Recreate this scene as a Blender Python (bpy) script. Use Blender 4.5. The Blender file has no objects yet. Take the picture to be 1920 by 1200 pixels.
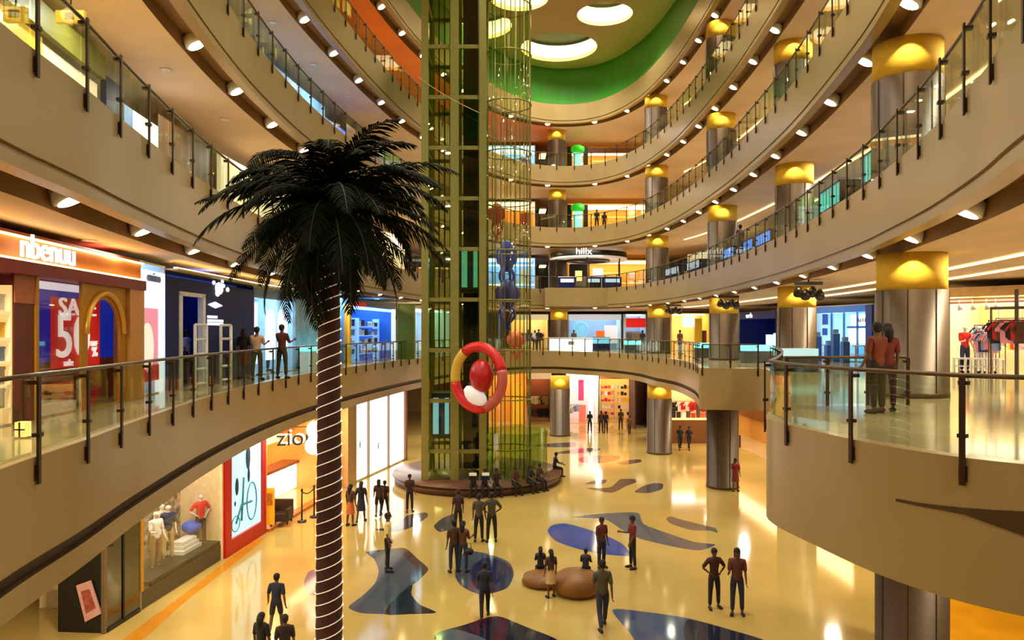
import bpy, bmesh, math, random
from mathutils import Vector, Matrix
from mathutils.geometry import delaunay_2d_cdt
random.seed(7)
S = bpy.context.scene
COL = S.collection
PI = math.pi
R = math.radians

# ------------------------------------------------------------------ camera, light, exposure
F, CX, HY, EZ = 1400.0, 960.0, 622.0, 8.1           # focal length in pixels, horizon, eye height
cd = bpy.data.cameras.new('camera'); cam = bpy.data.objects.new('camera', cd); COL.objects.link(cam)
cam.location = (0, 0, EZ); cam.rotation_euler = (PI/2, 0, 0)
cd.sensor_width = 36; cd.lens = F/1920*36; cd.shift_y = (HY-600)/1920; cd.clip_end = 300; cd.clip_start = .05
S.camera = cam
S.view_settings.view_transform = 'Standard'; S.view_settings.look = 'None'
S.view_settings.gamma = 1; S.view_settings.use_curve_mapping = False
S.view_settings.exposure = 0.12
S.cycles.use_denoising = True
S.cycles.max_bounces = 6; S.cycles.diffuse_bounces = 3; S.cycles.glossy_bounces = 3
S.cycles.transmission_bounces = 2; S.cycles.transparent_max_bounces = 32
S.cycles.sample_clamp_indirect = 4; S.cycles.caustics_reflective = False; S.cycles.caustics_refractive = False
w = bpy.data.worlds.new('mall_ambient'); S.world = w; w.use_nodes = True
w.node_tree.nodes['Background'].inputs[0].default_value = (1, .8, .5, 1)
w.node_tree.nodes['Background'].inputs[1].default_value = .12

def lamp(kind, loc, energy, col, size=.4, rot=(0, 0, 0), spread=None, spot=None):
    l = bpy.data.lights.new('lamp', kind); o = bpy.data.objects.new('lamp', l); COL.objects.link(o)
    o.location = loc; o.rotation_euler = rot; l.energy = energy; l.color = col
    if kind == 'AREA':
        l.shape = 'DISK'; l.size = size
        if spread: l.spread = R(spread)
    else:
        l.shadow_soft_size = size
        if spot: l.spot_size = R(spot); l.spot_blend = .35
    return o
WARM = (1, .86, .58); NEUT = (1, .93, .8); COOL = (.75, .88, 1)
CIRCLES = [(6.55, 52.7, 1.95), (3.7, 58.9, 3.0), (-2.6, 54.6, 2.6), (.5, 50.2, 1.95), (1.5, 34, 2.6), (1, 20, 2.6)]
for x, y, r in CIRCLES:                              # the round ceiling coves shine down into the atrium
    lamp('AREA', (x, y, 31.9), 430*r, NEUT, r*1.7, spread=110)

# ------------------------------------------------------------------ helpers
def P(x, y, Y): return Vector(((x-CX)/F*Y, Y, EZ-(y-HY)/F*Y))
def G(x, y, z=0.0): return P(x, y, (EZ-z)*F/(y-HY))
def lin(c): return tuple(((v/255)/12.92 if v/255 <= .04045 else ((v/255+.055)/1.055)**2.4) for v in c)

_mats = {}
def M(name, rgb, rough=.5, metal=0, emit=0, ecol=None, var=.08, scale=6.0, alpha=None, spec=None):
    if name in _mats: return _mats[name]
    m = bpy.data.materials.new(name); m.use_nodes = True; nt = m.node_tree; b = nt.nodes['Principled BSDF']
    c = lin(rgb)
    b.inputs['Roughness'].default_value = rough; b.inputs['Metallic'].default_value = metal
    if spec is not None: b.inputs['Specular IOR Level'].default_value = spec
    if var and not emit:
        tc = nt.nodes.new('ShaderNodeTexCoord'); n = nt.nodes.new('ShaderNodeTexNoise'); n.inputs['Scale'].default_value = scale
        n.inputs['Detail'].default_value = 3
        nt.links.new(tc.outputs['Object'], n.inputs['Vector'])
        r = nt.nodes.new('ShaderNodeValToRGB'); e = r.color_ramp.elements
        e[0].position = .3; e[1].position = .7
        e[0].color = (*[v*(1-var) for v in c], 1); e[1].color = (*[min(1, v*(1+var)) for v in c], 1)
        nt.links.new(n.outputs['Fac'], r.inputs['Fac']); nt.links.new(r.outputs['Color'], b.inputs['Base Color'])
    else:
        b.inputs['Base Color'].default_value = (*c, 1)
    if emit:
        b.inputs['Emission Color'].default_value = (*(lin(ecol) if ecol else c), 1)
        b.inputs['Emission Strength'].default_value = emit
    _mats[name] = m
    return m

def marble(name, c1, c2, rough, scale, veins=.5):
    m = bpy.data.materials.new(name); m.use_nodes = True; nt = m.node_tree; b = nt.nodes['Principled BSDF']
    tc = nt.nodes.new('ShaderNodeTexCoord')
    n1 = nt.nodes.new('ShaderNodeTexNoise'); n1.inputs['Scale'].default_value = scale; n1.inputs['Detail'].default_value = 6
    n1.inputs['Distortion'].default_value = 1.2
    mp = nt.nodes.new('ShaderNodeMapping'); mp.inputs['Rotation'].default_value = (.3, .2, .7); mp.inputs['Scale'].default_value = (.7, 2.4, 1.2)
    nt.links.new(tc.outputs['Object'], mp.inputs['Vector']); nt.links.new(mp.outputs['Vector'], n1.inputs['Vector'])
    r = nt.nodes.new('ShaderNodeValToRGB'); e = r.color_ramp.elements
    e[0].position = .475; e[0].color = (*lin(c1), 1); e[1].position = .535; e[1].color = (*lin(c1), 1)
    x = r.color_ramp.elements.new(.5); x.color = (*[a*(1-veins)+d*veins for a, d in zip(lin(c1), lin(c2))], 1)
    n2 = nt.nodes.new('ShaderNodeTexNoise'); n2.inputs['Scale'].default_value = scale*.35
    nt.links.new(tc.outputs['Object'], n2.inputs['Vector'])
    mx = nt.nodes.new('ShaderNodeMix'); mx.data_type = 'RGBA'; mx.blend_type = 'MULTIPLY'; mx.inputs[0].default_value = .35
    nt.links.new(r.outputs['Color'], mx.inputs[6])
    r2 = nt.nodes.new('ShaderNodeValToRGB'); r2.color_ramp.elements[0].position = .35; r2.color_ramp.elements[0].color = (.62, .6, .58, 1)
    r2.color_ramp.elements[1].position = .65
    nt.links.new(n2.outputs['Fac'], r2.inputs['Fac']); nt.links.new(r2.outputs['Color'], mx.inputs[7])
    nt.links.new(mx.outputs[2], b.inputs['Base Color'])
    b.inputs['Roughness'].default_value = rough
    _mats[name] = m
    return m

def glass(name, tint, refl=.12, rough=.02):
    m = bpy.data.materials.new(name); m.use_nodes = True; nt = m.node_tree; nt.nodes.clear()
    o = nt.nodes.new('ShaderNodeOutputMaterial'); t = nt.nodes.new('ShaderNodeBsdfTransparent'); g = nt.nodes.new('ShaderNodeBsdfGlossy')
    t.inputs[0].default_value = (*tint, 1); g.inputs['Roughness'].default_value = rough
    lw = nt.nodes.new('ShaderNodeLayerWeight'); lw.inputs[0].default_value = .35
    mu = nt.nodes.new('ShaderNodeMath'); mu.operation = 'MULTIPLY_ADD'; mu.inputs[1].default_value = .55; mu.inputs[2].default_value = refl*.35
    mx = nt.nodes.new('ShaderNodeMixShader')
    nt.links.new(lw.outputs['Facing'], mu.inputs[0]); nt.links.new(mu.outputs[0], mx.inputs[0])
    # facing rises towards grazing angles, so panes mirror more edge on
    mu.inputs[1].default_value = refl
    nt.links.new(t.outputs[0], mx.inputs[1]); nt.links.new(g.outputs[0], mx.inputs[2]); nt.links.new(mx.outputs[0], o.inputs[0])
    _mats[name] = m
    return m

MFLOOR = marble('cream_marble', (232, 208, 128), (150, 116, 50), .09, .9, .6)
MGAL = marble('gallery_marble', (214, 196, 160), (170, 142, 98), .09, .7, .5)
MFAS = marble('fascia_stone', (180, 157, 106), (138, 114, 72), .32, .9, .45)
MCEIL = M('ceiling_paint', (226, 204, 176), .7, scale=.4)
MORANGE = M('orange_ceiling', (226, 128, 44), .7, scale=.4)  # left part of the topmost gallery ceiling is coloured orange
MTROUGH = M('trough_bronze', (140, 106, 66), .6)
MDARK = M('dark_bronze', (70, 50, 28), .45)
MPOST = M('bronze_post', (66, 48, 32), .4, .6)
MRAIL = M('bronze_rail', (92, 74, 50), .35, .6)
MSTEEL = M('brushed_steel', (78, 62, 46), .45, .3, spec=.25)
MYEL = M('yellow_capital', (226, 184, 62), .85, spec=.2)
MGLASS = glass('balustrade_glass', (.88, .94, .86), .17)
MTGLASS = glass('tower_glass', (.68, .76, .42), .22)
MPANE = glass('shop_glass', (.97, .97, .97), .16)
MOLIVE = M('olive_steel', (134, 130, 62), .4, .3)
MBLACK = M('black_satin', (16, 15, 16), .4)
MSPOT = M('spot_lens', (255, 236, 200), emit=24, ecol=(255, 226, 170))
MLED = M('led_strip_glow', (255, 226, 160), emit=3, ecol=(255, 220, 150))
MWHITE = M('white_gloss', (235, 235, 232), .35)
MLIT = M('lit_white', (255, 250, 240), emit=1.7, ecol=(255, 247, 235))
MLITW = M('lit_warm', (255, 214, 130), emit=1.5, ecol=(255, 210, 120))
MLITB = M('lit_blue', (150, 205, 255), emit=2.4, ecol=(140, 200, 255))
MLITC = M('lit_cyan', (120, 240, 235), emit=1.6, ecol=(120, 230, 235))

class MB:
    def __init__(s): s.v = []; s.f = []; s.m = []; s.s = []
    def add(s, vs, fs, mi=0, sm=False):
        b = len(s.v); s.v += [Vector(v) for v in vs]
        for f in fs: s.f.append([b+i for i in f]); s.m.append(mi); s.s.append(sm)
        return s
    def hexa(s, q, mi=0):                             # 8 corners: bottom loop, top loop
        return s.add(q, [(3, 2, 1, 0), (4, 5, 6, 7), (0, 1, 5, 4), (1, 2, 6, 5), (2, 3, 7, 6), (3, 0, 4, 7)], mi)
    def box(s, c, d, rz=0, mi=0):
        x, y, z = d[0]/2, d[1]/2, d[2]/2; m = Matrix.Rotation(rz, 3, 'Z'); c = Vector(c)
        return s.hexa([c+m@Vector(p) for p in [(-x, -y, -z), (x, -y, -z), (x, y, -z), (-x, y, -z), (-x, -y, z), (x, -y, z), (x, y, z), (-x, y, z)]], mi)
    def tube(s, pts, r, n=8, mi=0, closed=False, sm=True):
        pts = [Vector(p) for p in pts]; k = len(pts); rs = r if isinstance(r, (list, tuple)) else [r]*k
        vs = []; up = None
        for i, p in enumerate(pts):
            a = pts[i-1] if (i or closed) else p; b = pts[(i+1) % k] if (i < k-1 or closed) else p
            t = (b-a).normalized() if (b-a).length > 1e-9 else Vector((0, 0, 1))
            if up is None: up = Vector((0, 0, 1)) if abs(t.z) < .9 else Vector((1, 0, 0))
            u = up-t*up.dot(t)
            if u.length < 1e-5: u = t.orthogonal()
            u.normalize(); up = u; q = t.cross(u)
            vs += [p+(u*math.cos(2*PI*j/n)+q*math.sin(2*PI*j/n))*rs[i] for j in range(n)]
        fs = []
        for i in range(k if closed else k-1):
            i2 = (i+1) % k
            fs += [(i*n+j, i*n+(j+1) % n, i2*n+(j+1) % n, i2*n+j) for j in range(n)]
        if not closed: fs += [tuple(range(n))[::-1], tuple((k-1)*n+j for j in range(n))]
        return s.add(vs, fs, mi, sm)
    def lathe(s, prof, c=(0, 0, 0), n=24, mi=0, sm=True, a0=0, a1=2*PI, caps=True):
        c = Vector(c); full = abs(a1-a0-2*PI) < 1e-6; k = len(prof); m = n if full else n+1
        vs = [c+Vector((r*math.cos(a0+(a1-a0)*j/n), r*math.sin(a0+(a1-a0)*j/n), z)) for r, z in prof for j in range(m)]
        fs = [(i*m+j, i*m+(j+1) % m, (i+1)*m+(j+1) % m, (i+1)*m+j) for i in range(k-1) for j in range(n)]
        if full and caps and prof[0] != prof[-1]:
            if prof[0][0] > 1e-6: fs.append(tuple(range(m))[::-1])
            if prof[-1][0] > 1e-6: fs.append(tuple((k-1)*m+j for j in range(m)))
        return s.add(vs, fs, mi, sm)
    def ell(s, c, r, mi=0, n=12, rot=None, z0=-1, z1=1):
        c = Vector(c); k = max(4, n//2); vs = []; rot = rot or Matrix.Identity(3)
        a0, a1 = math.asin(z0), math.asin(z1)
        for i in range(k+1):
            a = a0+(a1-a0)*i/k
            vs += [c+rot@Vector((r[0]*math.cos(a)*math.cos(2*PI*j/n), r[1]*math.cos(a)*math.sin(2*PI*j/n), r[2]*math.sin(a))) for j in range(n)]
        fs = [(i*n+j, i*n+(j+1) % n, (i+1)*n+(j+1) % n, (i+1)*n+j) for i in range(k) for j in range(n)]
        return s.add(vs, fs, mi, True)
    def poly(s, loops, fn, mi=0, flip=False):         # flat polygon with holes; fn maps (a,b) -> point
        vs, es = [], []
        for l in loops:
            b = len(vs); vs += [Vector(p) for p in l]; es += [(b+i, b+(i+1) % len(l)) for i in range(len(l))]
        ov, _, of, *_r = delaunay_2d_cdt(vs, es, [], 0, 1e-6)
        def inside(p, l):
            c = False
            for (x1, y1), (x2, y2) in zip(l, l[1:]+l[:1]):
                if (y1 > p[1]) != (y2 > p[1]) and p[0] < (x2-x1)*(p[1]-y1)/(y2-y1)+x1: c = not c
            return c
        keep = []
        for t in of:
            m = sum((ov[i] for i in t), Vector((0, 0)))/len(t)
            if inside(m, loops[0]) and not any(inside(m, h) for h in loops[1:]): keep.append(tuple(t)[::-1] if flip else tuple(t))
        return s.add([fn(v.x, v.y) for v in ov], keep, mi)
    def plate(s, loops, fn, mi=0):                    # thick plate; fn(a,b,k) with k = 0 front, 1 back
        s.poly(loops, lambda a, b: fn(a, b, 0), mi); s.poly(loops, lambda a, b: fn(a, b, 1), mi, True)
        for l in loops:
            n = len(l)
            s.add([fn(a, b, k) for k in (0, 1) for a, b in l], [(i, (i+1) % n, n+(i+1) % n, n+i) for i in range(n)], mi)
        return s
    def build(s, name, mats, parent=None, local=False, normals=True, smooth_angle=False):
        me = bpy.data.meshes.new(name); off = Vector((0, 0, 0))
        if parent and not local:
            p = parent
            while p: off += p.location; p = p.parent
        me.from_pydata([v-off for v in s.v], [], s.f)
        for m in (mats if isinstance(mats, (list, tuple)) else [mats]): me.materials.append(m)
        me.polygons.foreach_set('material_index', s.m); me.polygons.foreach_set('use_smooth', s.s)
        if normals:
            bm = bmesh.new(); bm.from_mesh(me); bmesh.ops.recalc_face_normals(bm, faces=bm.faces); bm.to_mesh(me); bm.free()
        if smooth_angle:
            me.polygons.foreach_set('use_smooth', [True]*len(me.polygons)); me.set_sharp_from_angle(angle=R(28))
        me.update()
        o = bpy.data.objects.new(name, me); COL.objects.link(o)
        if parent: o.parent = parent
        return o

def tag(o, label, cat, group=None, kind=None):
    o['label'] = label; o['category'] = cat
    if group: o['group'] = group
    if kind: o['kind'] = kind
    return o
def struct(o): o['kind'] = 'structure'; return o
def thing(name, label, cat, loc, group=None, rz=0):
    o = bpy.data.objects.new(name, None); COL.objects.link(o); o.location = loc; o.rotation_euler = (0, 0, rz)
    o.empty_display_size = .2
    return tag(o, label, cat, group)
def dup(root, loc=None, rz=None, label=None, group=None):
    def cp(o, par):
        c = o.copy(); COL.objects.link(c); c.parent = par
        for ch in list(o.children): cp(ch, c)
        return c
    r = cp(root, None)
    if loc is not None: r.location = loc
    if rz is not None: r.rotation_euler = (0, 0, rz)
    if label: r['label'] = label
    if group: r['group'] = group
    return r
def text_mesh(body, size, depth=.02):
    cu = bpy.data.curves.new('lettering', 'FONT'); cu.body = body; cu.size = size; cu.extrude = depth; cu.align_x = 'CENTER'; cu.align_y = 'CENTER'
    cu.resolution_u = 3
    o = bpy.data.objects.new('lettering', cu); COL.objects.link(o); bpy.context.view_layer.update()
    me = bpy.data.meshes.new_from_object(o.evaluated_get(bpy.context.evaluated_depsgraph_get()))
    bpy.data.objects.remove(o)
    return me
def lettering(body, size, mat, origin, u, parent, wide=1.0, depth=.02, name='lettering'):
    """raised letters; u = unit vector of the reading direction, letters stand upright"""
    me = text_mesh(body, size, depth); me.materials.clear(); me.materials.append(mat)
    u = Vector((u[0], u[1], 0)).normalized(); z = Vector((0, 0, 1)); nn = u.cross(z); off = Vector((0, 0, 0)); p = parent
    while p: off += p.location; p = p.parent
    for v in me.vertices: v.co = Vector(origin)-off+u*v.co.x*wide+z*v.co.y+nn*v.co.z
    o = bpy.data.objects.new(name, me); COL.objects.link(o); o.parent = parent
    return o

# ------------------------------------------------------------------ plan of the atrium
LV = [0, 6.5, 11.7, 16.9, 22.1, 27.3]
LEFT = [(0, .4), (-2.6, 1.2), (-4.4, 3.6), (-5.3, 6.2), (-5.95, 8.7), (-6.3, 11), (-6.75, 13.5), (-7.4, 18), (-7.8, 22.7), (-7.85, 28), (-7.5, 33), (-6.8, 39), (-5.8, 45), (-4.2, 51), (-1.8, 57.5), (1, 61.5)]
UPC = LEFT+[(3.6, 63), (6.3, 62.6), (8.3, 60.3), (9.8, 56), (10.6, 50), (10.8, 44), (10.75, 38), (10.5, 33), (9.95, 26.5), (8.9, 19.5), (8.15, 16), (7.5, 13.4), (6.65, 10.7), (6.0, 9), (4.9, 6), (3.0, 2.2)]
L1C = LEFT+[(3.4, 62), (5.6, 59.6), (7.6, 56.5), (8.8, 52), (9.1, 47), (9.5, 43), (9.2, 38), (8.5, 33.9), (8.37, 33.05), (9.5, 32.8), (10.8, 32.6), (10.75, 31.4), (9.2, 26), (7.4, 20.6), (5.6, 16), (4.87, 14.3), (4.68, 13.4), (4.85, 12.2), (5.3, 10.3), (6.2, 9.0), (8.0, 7.9), (10, 7.2), (11.3, 5), (9, 1.6), (4.5, .5)]
def smooth_loop(c, step=.5):
    n = len(c); out = []
    for i in range(n):
        p0, p1, p2, p3 = [Vector((*c[(i+k) % n], 0)) for k in (-1, 0, 1, 2)]
        k = max(1, round((p2-p1).length/step))
        for j in range(k):
            t = j/k
            out.append(.5*(2*p1+(p2-p0)*t+(2*p0-5*p1+4*p2-p3)*t*t+(3*p1-p0-3*p2+p3)*t**3))
    return out
def normals(c):
    n = len(c); r = []
    for i in range(n):
        t = (c[(i+1) % n]-c[i-1]).normalized(); r.append(Vector((-t.y, t.x, 0)))
    return r
UP = smooth_loop(UPC); UPN = normals(UP)
E1 = smooth_loop(L1C, .3); E1N = normals(E1)
def edge(lv): return (E1, E1N) if lv == 1 else (UP, UPN)
def off(c, n, o): return [((p+q*o).x, (p+q*o).y) for p, q in zip(c, n)]
def strip(mb, c, n, prof, z, mi=0):
    """sweep a section (offset into the gallery, height) round the loop; prof may be a function of the point"""
    k = len(c); secs = [prof(p) if callable(prof) else prof for p in c]; m = len(secs[0])
    vs = [(p+q*o)+Vector((0, 0, z+h)) for p, q, sec in zip(c, n, secs) for o, h in sec]
    mb.add(vs, [(i*m+j, ((i+1) % k)*m+j, ((i+1) % k)*m+j+1, i*m+j+1) for i in range(k) for j in range(m-1)], mi)
def resample(c, n, step, ok):
    """points and normals every step metres along the loop where ok(p); returns runs"""
    run = []; acc = 0; runs = []
    for i in range(len(c)):
        p, q = c[i], c[(i+1) % len(c)]; L = (q-p).length
        while acc < L:
            t = acc/L; x = p.lerp(q, t); nn = n[i].lerp(n[(i+1) % len(c)], t).normalized()
            if ok(x): run.append((x, nn))
            elif run: runs.append(run); run = []
            acc += step
        acc -= L
    if run: runs.append(run)
    return runs

# ------------------------------------------------------------------ the shell
OUT = [(-15, -6), (25, -6), (25, 76), (-15, 76)]
def flat(name, loops, z, mat):
    return struct(MB().poly(loops, lambda a, b: (a, b, z)).build(name, mat, normals=False))
struct(MB().box((5, 35, -.15), (40.4, 82, .3)).build('floor', MFLOOR))
for nm, c, d in (('wall_left', (-15.1, 35, 16), (.2, 82, 32)), ('wall_right', (25.1, 35, 16), (.2, 82, 32)), ('wall_far', (5, 76.1, 16), (40.4, .2, 32)), ('wall_near', (5, -6.1, 16), (40.4, .2, 32))):
    struct(MB().box(c, d).build(nm, M('wall_paint', (176, 150, 108), .6, scale=.3)))
def nose(p): return p.y < 33.8 and p.x > 3
for lv in (1, 2, 3, 4, 5):
    c, n = edge(lv); z = LV[lv]
    if lv < 5: flat('gallery_floor', [OUT, off(c, n, .25)], z, MGAL)
    mb = MB()
    if lv == 1:
        def prof(p):
            g = 0 if nose(p) else .13
            return [(.25, 0), (0, 0), (0, -1.3), (g, -1.3), (g, -1.5), (0, -1.5), (0, -1.84), (.5, -1.84)]
        strip(mb, c, n, prof, z)
        m8 = 8
        for i, f in enumerate(mb.f):
            if i % 7 in (2, 3, 4) and not nose(c[i//7]): mb.m[i] = 1
        struct(mb.build('balcony_fascia', [MFAS, MDARK], smooth_angle=True))
        flat('gallery_ceiling', [OUT, off(c, n, .5)], z-1.84, MCEIL)
    else:
        strip(mb, c, n, [(.25, 0), (0, 0), (0, -1.35), (.05, -1.35), (.05, -1.43), (0, -1.43), (0, -1.6), (.28, -1.6)], z)
        struct(mb.build('balcony_fascia', MFAS, smooth_angle=True))
        mb = MB(); strip(mb, c, n, [(.28, -1.6), (.28, -1.3), (.8, -1.3), (.8, -1.68)], z)
        struct(mb.build('light_trough', MTROUGH))
        if lv == 5:
            k = off(c, n, .8); il = [p for p in k if p[0] < 3.5 and p[1] > 2]
            loL = [(-15, il[0][1])]+il+[(il[-1][0], 76), (-15, 76)]
            flat('gallery_ceiling', [loL], z-1.68, MORANGE)
            rest = [p for p in k if not (p[0] < 3.5 and p[1] > 2)]
            i0 = k.index(il[-1]); rr = [k[(i0+j) % len(k)] for j in range(len(k)-len(il)+2)]
            flat('gallery_ceiling', [rr+[(-15, il[0][1]), (-15, -6), (25, -6), (25, 76), (il[-1][0], 76)]], z-1.68, MCEIL)
        else:
            flat('gallery_ceiling', [OUT, off(c, n, .8)], z-1.68, MCEIL)
# top of the atrium: green lit cove wall and the ceiling with its round recesses
mb = MB(); strip(mb, UP, UPN, [(.0, 0), (.0, .12), (.1, .12), (.1, 0), (.5, 0), (.5, 3.2)], 27.3)
struct(mb.build('trim_1', M('cove_green', (48, 112, 20), .6, scale=.4)))  # cove wall has an even green colour
mb = MB(); strip(mb, UP, UPN, [(.16, .03), (.16, .1), (.3, .1), (.3, .03)], 27.3)
struct(mb.build('trim_2', M('green_led', (40, 255, 20), emit=6, ecol=(60, 255, 20))))
circ = lambda x, y, r, k=32: [(x+r*math.cos(2*PI*i/k), y+r*math.sin(2*PI*i/k)) for i in range(k)]
flat('ceiling', [off(UP, UPN, .5)]+[circ(*c) for c in CIRCLES], 30.5, M('atrium_ceiling', (176, 140, 104), .7, scale=.3))
MCOVE = M('cove_glow', (255, 225, 150), emit=1.7, ecol=(255, 236, 190))
MCOVE2 = M('cove_glow_low', (255, 196, 90), emit=.8, ecol=(255, 190, 80))
for i, (x, y, r) in enumerate(CIRCLES):
    t = thing('ceiling_cove_light', ['small round glowing recess at the top right of the atrium ceiling', 'large round glowing recess in the ceiling right above the far gallery', 'round glowing recess in the ceiling half hidden behind the glass lift tower', 'round glowing recess cut by the top edge beside the lift tower', 'round ceiling recess high over the middle of the atrium', 'round ceiling recess high over the near end of the atrium'][i], 'ceiling light', (x, y, 30.5))
    MB().lathe([(r, 0), (r, .28)], (x, y, 30.5), 48, caps=False).build('lower_band', MCOVE2, t)
    MB().lathe([(r, .28), (r, 1.3)], (x, y, 30.5), 48, caps=False).build('glowing_band', MCOVE, t)
    MB().lathe([(r*.999, 1.3), (r*.999, 1.5), (.001, 1.5)], (x, y, 30.5), 48, sm=False, caps=False).build('recess_top', M('recess_green', (60, 70, 34), .7), t)

# ------------------------------------------------------------------ light along the galleries
def inview(p): return p.y > 5
for lv in (0, 1, 2, 3, 4):
    zc = (LV[lv+1]-1.84 if lv == 0 else LV[lv+1]-1.68)-.02
    for run in resample(UP, UPN, 6.5, lambda p: p.y > 2):
        for x, nn in run:
            o = 1.7 if x.x < 0 and x.y < 50 else 3.0
            q = x+nn*o
            col = WARM if lv < 2 and (int(x.y*3+lv) % 3) else NEUT
            if lv == 0 and q.x > 4 and q.y < 34: q = Vector((max(q.x, 9), q.y, 0))
            lamp('AREA', (q.x, q.y, zc), 215 if lv < 2 else 165, col, .45)
lamp('AREA', (-11.2, 15, 4.62), 160, WARM, .45); lamp('AREA', (-9, 9, 4.62), 160, WARM, .45)  # unseen lamps added to brighten the lower left of the ground floor
# spotlights in the troughs
sp = MB(); sp.lathe([(.06, .16), (.13, .12), (.15, 0), (.12, -.02)], n=14, mi=0); sp.lathe([(.119, -.021), (.001, -.026)], n=14, mi=1)
spot = sp.build('spotlight', [MWHITE, MSPOT], local=True)
first = True
ORD = {2: 'first', 3: 'second', 4: 'third', 5: 'topmost'}
for lv in (2, 3, 4, 5):
    for run in resample(UP, UPN, 3.6, lambda p: p.y > 6):
        for x, nn in run:
            o = spot if first else spot.copy()
            if not first: COL.objects.link(o)
            first = False
            q = x+nn*.52; o.location = (q.x, q.y, LV[lv]-1.5); o.scale = (1.85, 1.85, 1.85)
            o.rotation_euler = (0, R(28), math.atan2(-nn.y, -nn.x)+PI)
            sd = 'left' if x.x < 1 else 'right'
            tag(o, f'white spotlight set in the trough under the {ORD[lv]} overhead balcony edge, {sd} side', 'spotlight', f'trough spotlights, {ORD[lv]} overhead balcony, {sd} side')
# recessed lamps in the left ceilings
rl = MB(); rl.lathe([(.16, 0), (.16, -.03), (.12, -.03)], n=16); rl.lathe([(.12, -.028), (.001, -.028)], n=16, mi=1)
rlo = None
for lv in (2, 3, 4):
    for run in resample(UP, UPN, 4.6, lambda p: p.x < 0 and 7 < p.y < 50):
        for x, nn in run:
            if rlo is None: o = rlo = rl.build('ceiling_lamp', [MWHITE, M('lamp_lens', (255, 240, 220), emit=7, ecol=(255, 236, 205))], local=True)
            else: o = rlo.copy(); COL.objects.link(o)
            q = x+nn*1.75; o.location = (q.x, q.y, LV[lv]-1.68)
            tag(o, f'small recessed lamp in the left gallery ceiling under the {ORD[lv]} overhead balcony', 'ceiling lamp', f'recessed lamps, left ceiling under {ORD[lv]} balcony')
# long light lines in the right hand ceilings
for lv in (2, 3, 4, 5):
    for j, (oo, y0, y1) in enumerate(((3.7, 12, 57), (5.6, 20, 45))):
        pts = [((p+q*oo)) for p, q in zip(UP, UPN) if p.x > 3 and y0 < p.y < y1]
        mb = MB()
        for a, b in zip(pts, pts[1:]):
            d = (b-a).normalized(); s_ = Vector((-d.y, d.x, 0))*.045; z = Vector((0, 0, LV[lv]-1.745)); h = Vector((0, 0, .05))
            mb.hexa([a-s_+z, b-s_+z, b+s_+z, a+s_+z, a-s_+z+h, b-s_+z+h, b+s_+z+h, a+s_+z+h])
        tag(mb.build('light_strip', MLED), f'{"long outer" if j == 0 else "shorter inner"} warm light line in the right ceiling below the {ORD[lv]} overhead balcony', 'light strip')

# ------------------------------------------------------------------ balustrades
pm = MB(); pm.box((0, -.035, .34), (.07, .03, 1.38)); pm.box((0, -.02, .28), (.1, .1, .05)); pm.box((0, .02, .95), (.1, .12, .05)); pm.box((0, -.012, -.2), (.1, .02, .2))
post0 = pm.build('post', MPOST, local=True); POSTME = post0.data; bpy.data.objects.remove(post0)
def balustrade(pts, z, label, name='glass_balustrade', skip=0):
    t = thing(name, label, 'balustrade', (pts[0][0].x, pts[0][0].y, z))
    t0 = t.location.copy()
    for x, nn in pts[skip:]:
        o = bpy.data.objects.new('post', POSTME); COL.objects.link(o); o.parent = t
        o.location = Vector((x.x, x.y, z))-t0; o.rotation_euler = (0, 0, math.atan2(nn.y, nn.x)-PI/2)
    for (a, n1), (b, n2) in zip(pts, pts[1:]):
        a2, b2 = a+n1*.05, b+n2*.05; d = (b2-a2).normalized(); a2 = a2+d*.03; b2 = b2-d*.03; th = Vector((-d.y, d.x, 0))*.012
        q = [a2, b2, b2+th, a2+th]
        MB().hexa([p+Vector((0, 0, z+.03)) for p in q]+[p+Vector((0, 0, z+1.0)) for p in q]).build('glass_panel', MGLASS, t)
    MB().tube([x+nn*.06+Vector((0, 0, z+1.04)) for x, nn in pts], .032, 8).build('handrail', MRAIL, t)
    return t
BN = {1: 'at eye level', 2: 'on the first balcony overhead', 3: 'on the second balcony overhead', 4: 'on the third balcony overhead'}
for lv in (2, 3, 4):
    runs = resample(UP, UPN, 1.5, lambda p: p.y > 6.5)
    pts = runs[0]
    i = min(range(len(pts)), key=lambda k: (pts[k][0]-Vector((3.6, 63, 0))).length)
    balustrade(pts[:i+1], LV[lv], f'glass railing with bronze posts along the left edge {BN[lv]}')
    balustrade(pts[i:], LV[lv], f'glass railing with bronze posts along the right edge {BN[lv]}', skip=1)
runs = resample(E1, E1N, 1.5, lambda p: p.y > 7.4 and p.x < 9.9)
allp = [q for r in runs for q in r]
lp = [q for q in allp if q[0].x < 2 or q[0].y > 55]
balustrade([q for q in allp if q[0].x < 1.2], 6.5, 'glass railing with bronze handrail along the left walkway at eye level')
balustrade([q for q in allp if q[0].x >= 1 and q[0].y > 34], 6.5, 'glass railing of the walkway across the far end at eye level')
def V(x, y): return Vector((x, y, 0))
DN = Vector((0, 1, 0))
balustrade([(V(8.42, 33.05), DN), (V(9.6, 32.85), DN), (V(10.75, 32.65), DN)], 6.5, 'short glass railing on the blunt corner of the far right walkway')
ns = resample(E1, E1N, 1.75, lambda p: 7.2 < p.y < 31 and p.x > 4.5 and p.x < 10.3)[-1]
balustrade(ns, 6.5, 'glass railing round the nose of the near right balcony')
balustrade([(V(5.95+k*.9, 16.2+.05*k), DN) for k in range(4)], 6.5, 'low inner glass barrier on the near right balcony')
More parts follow.
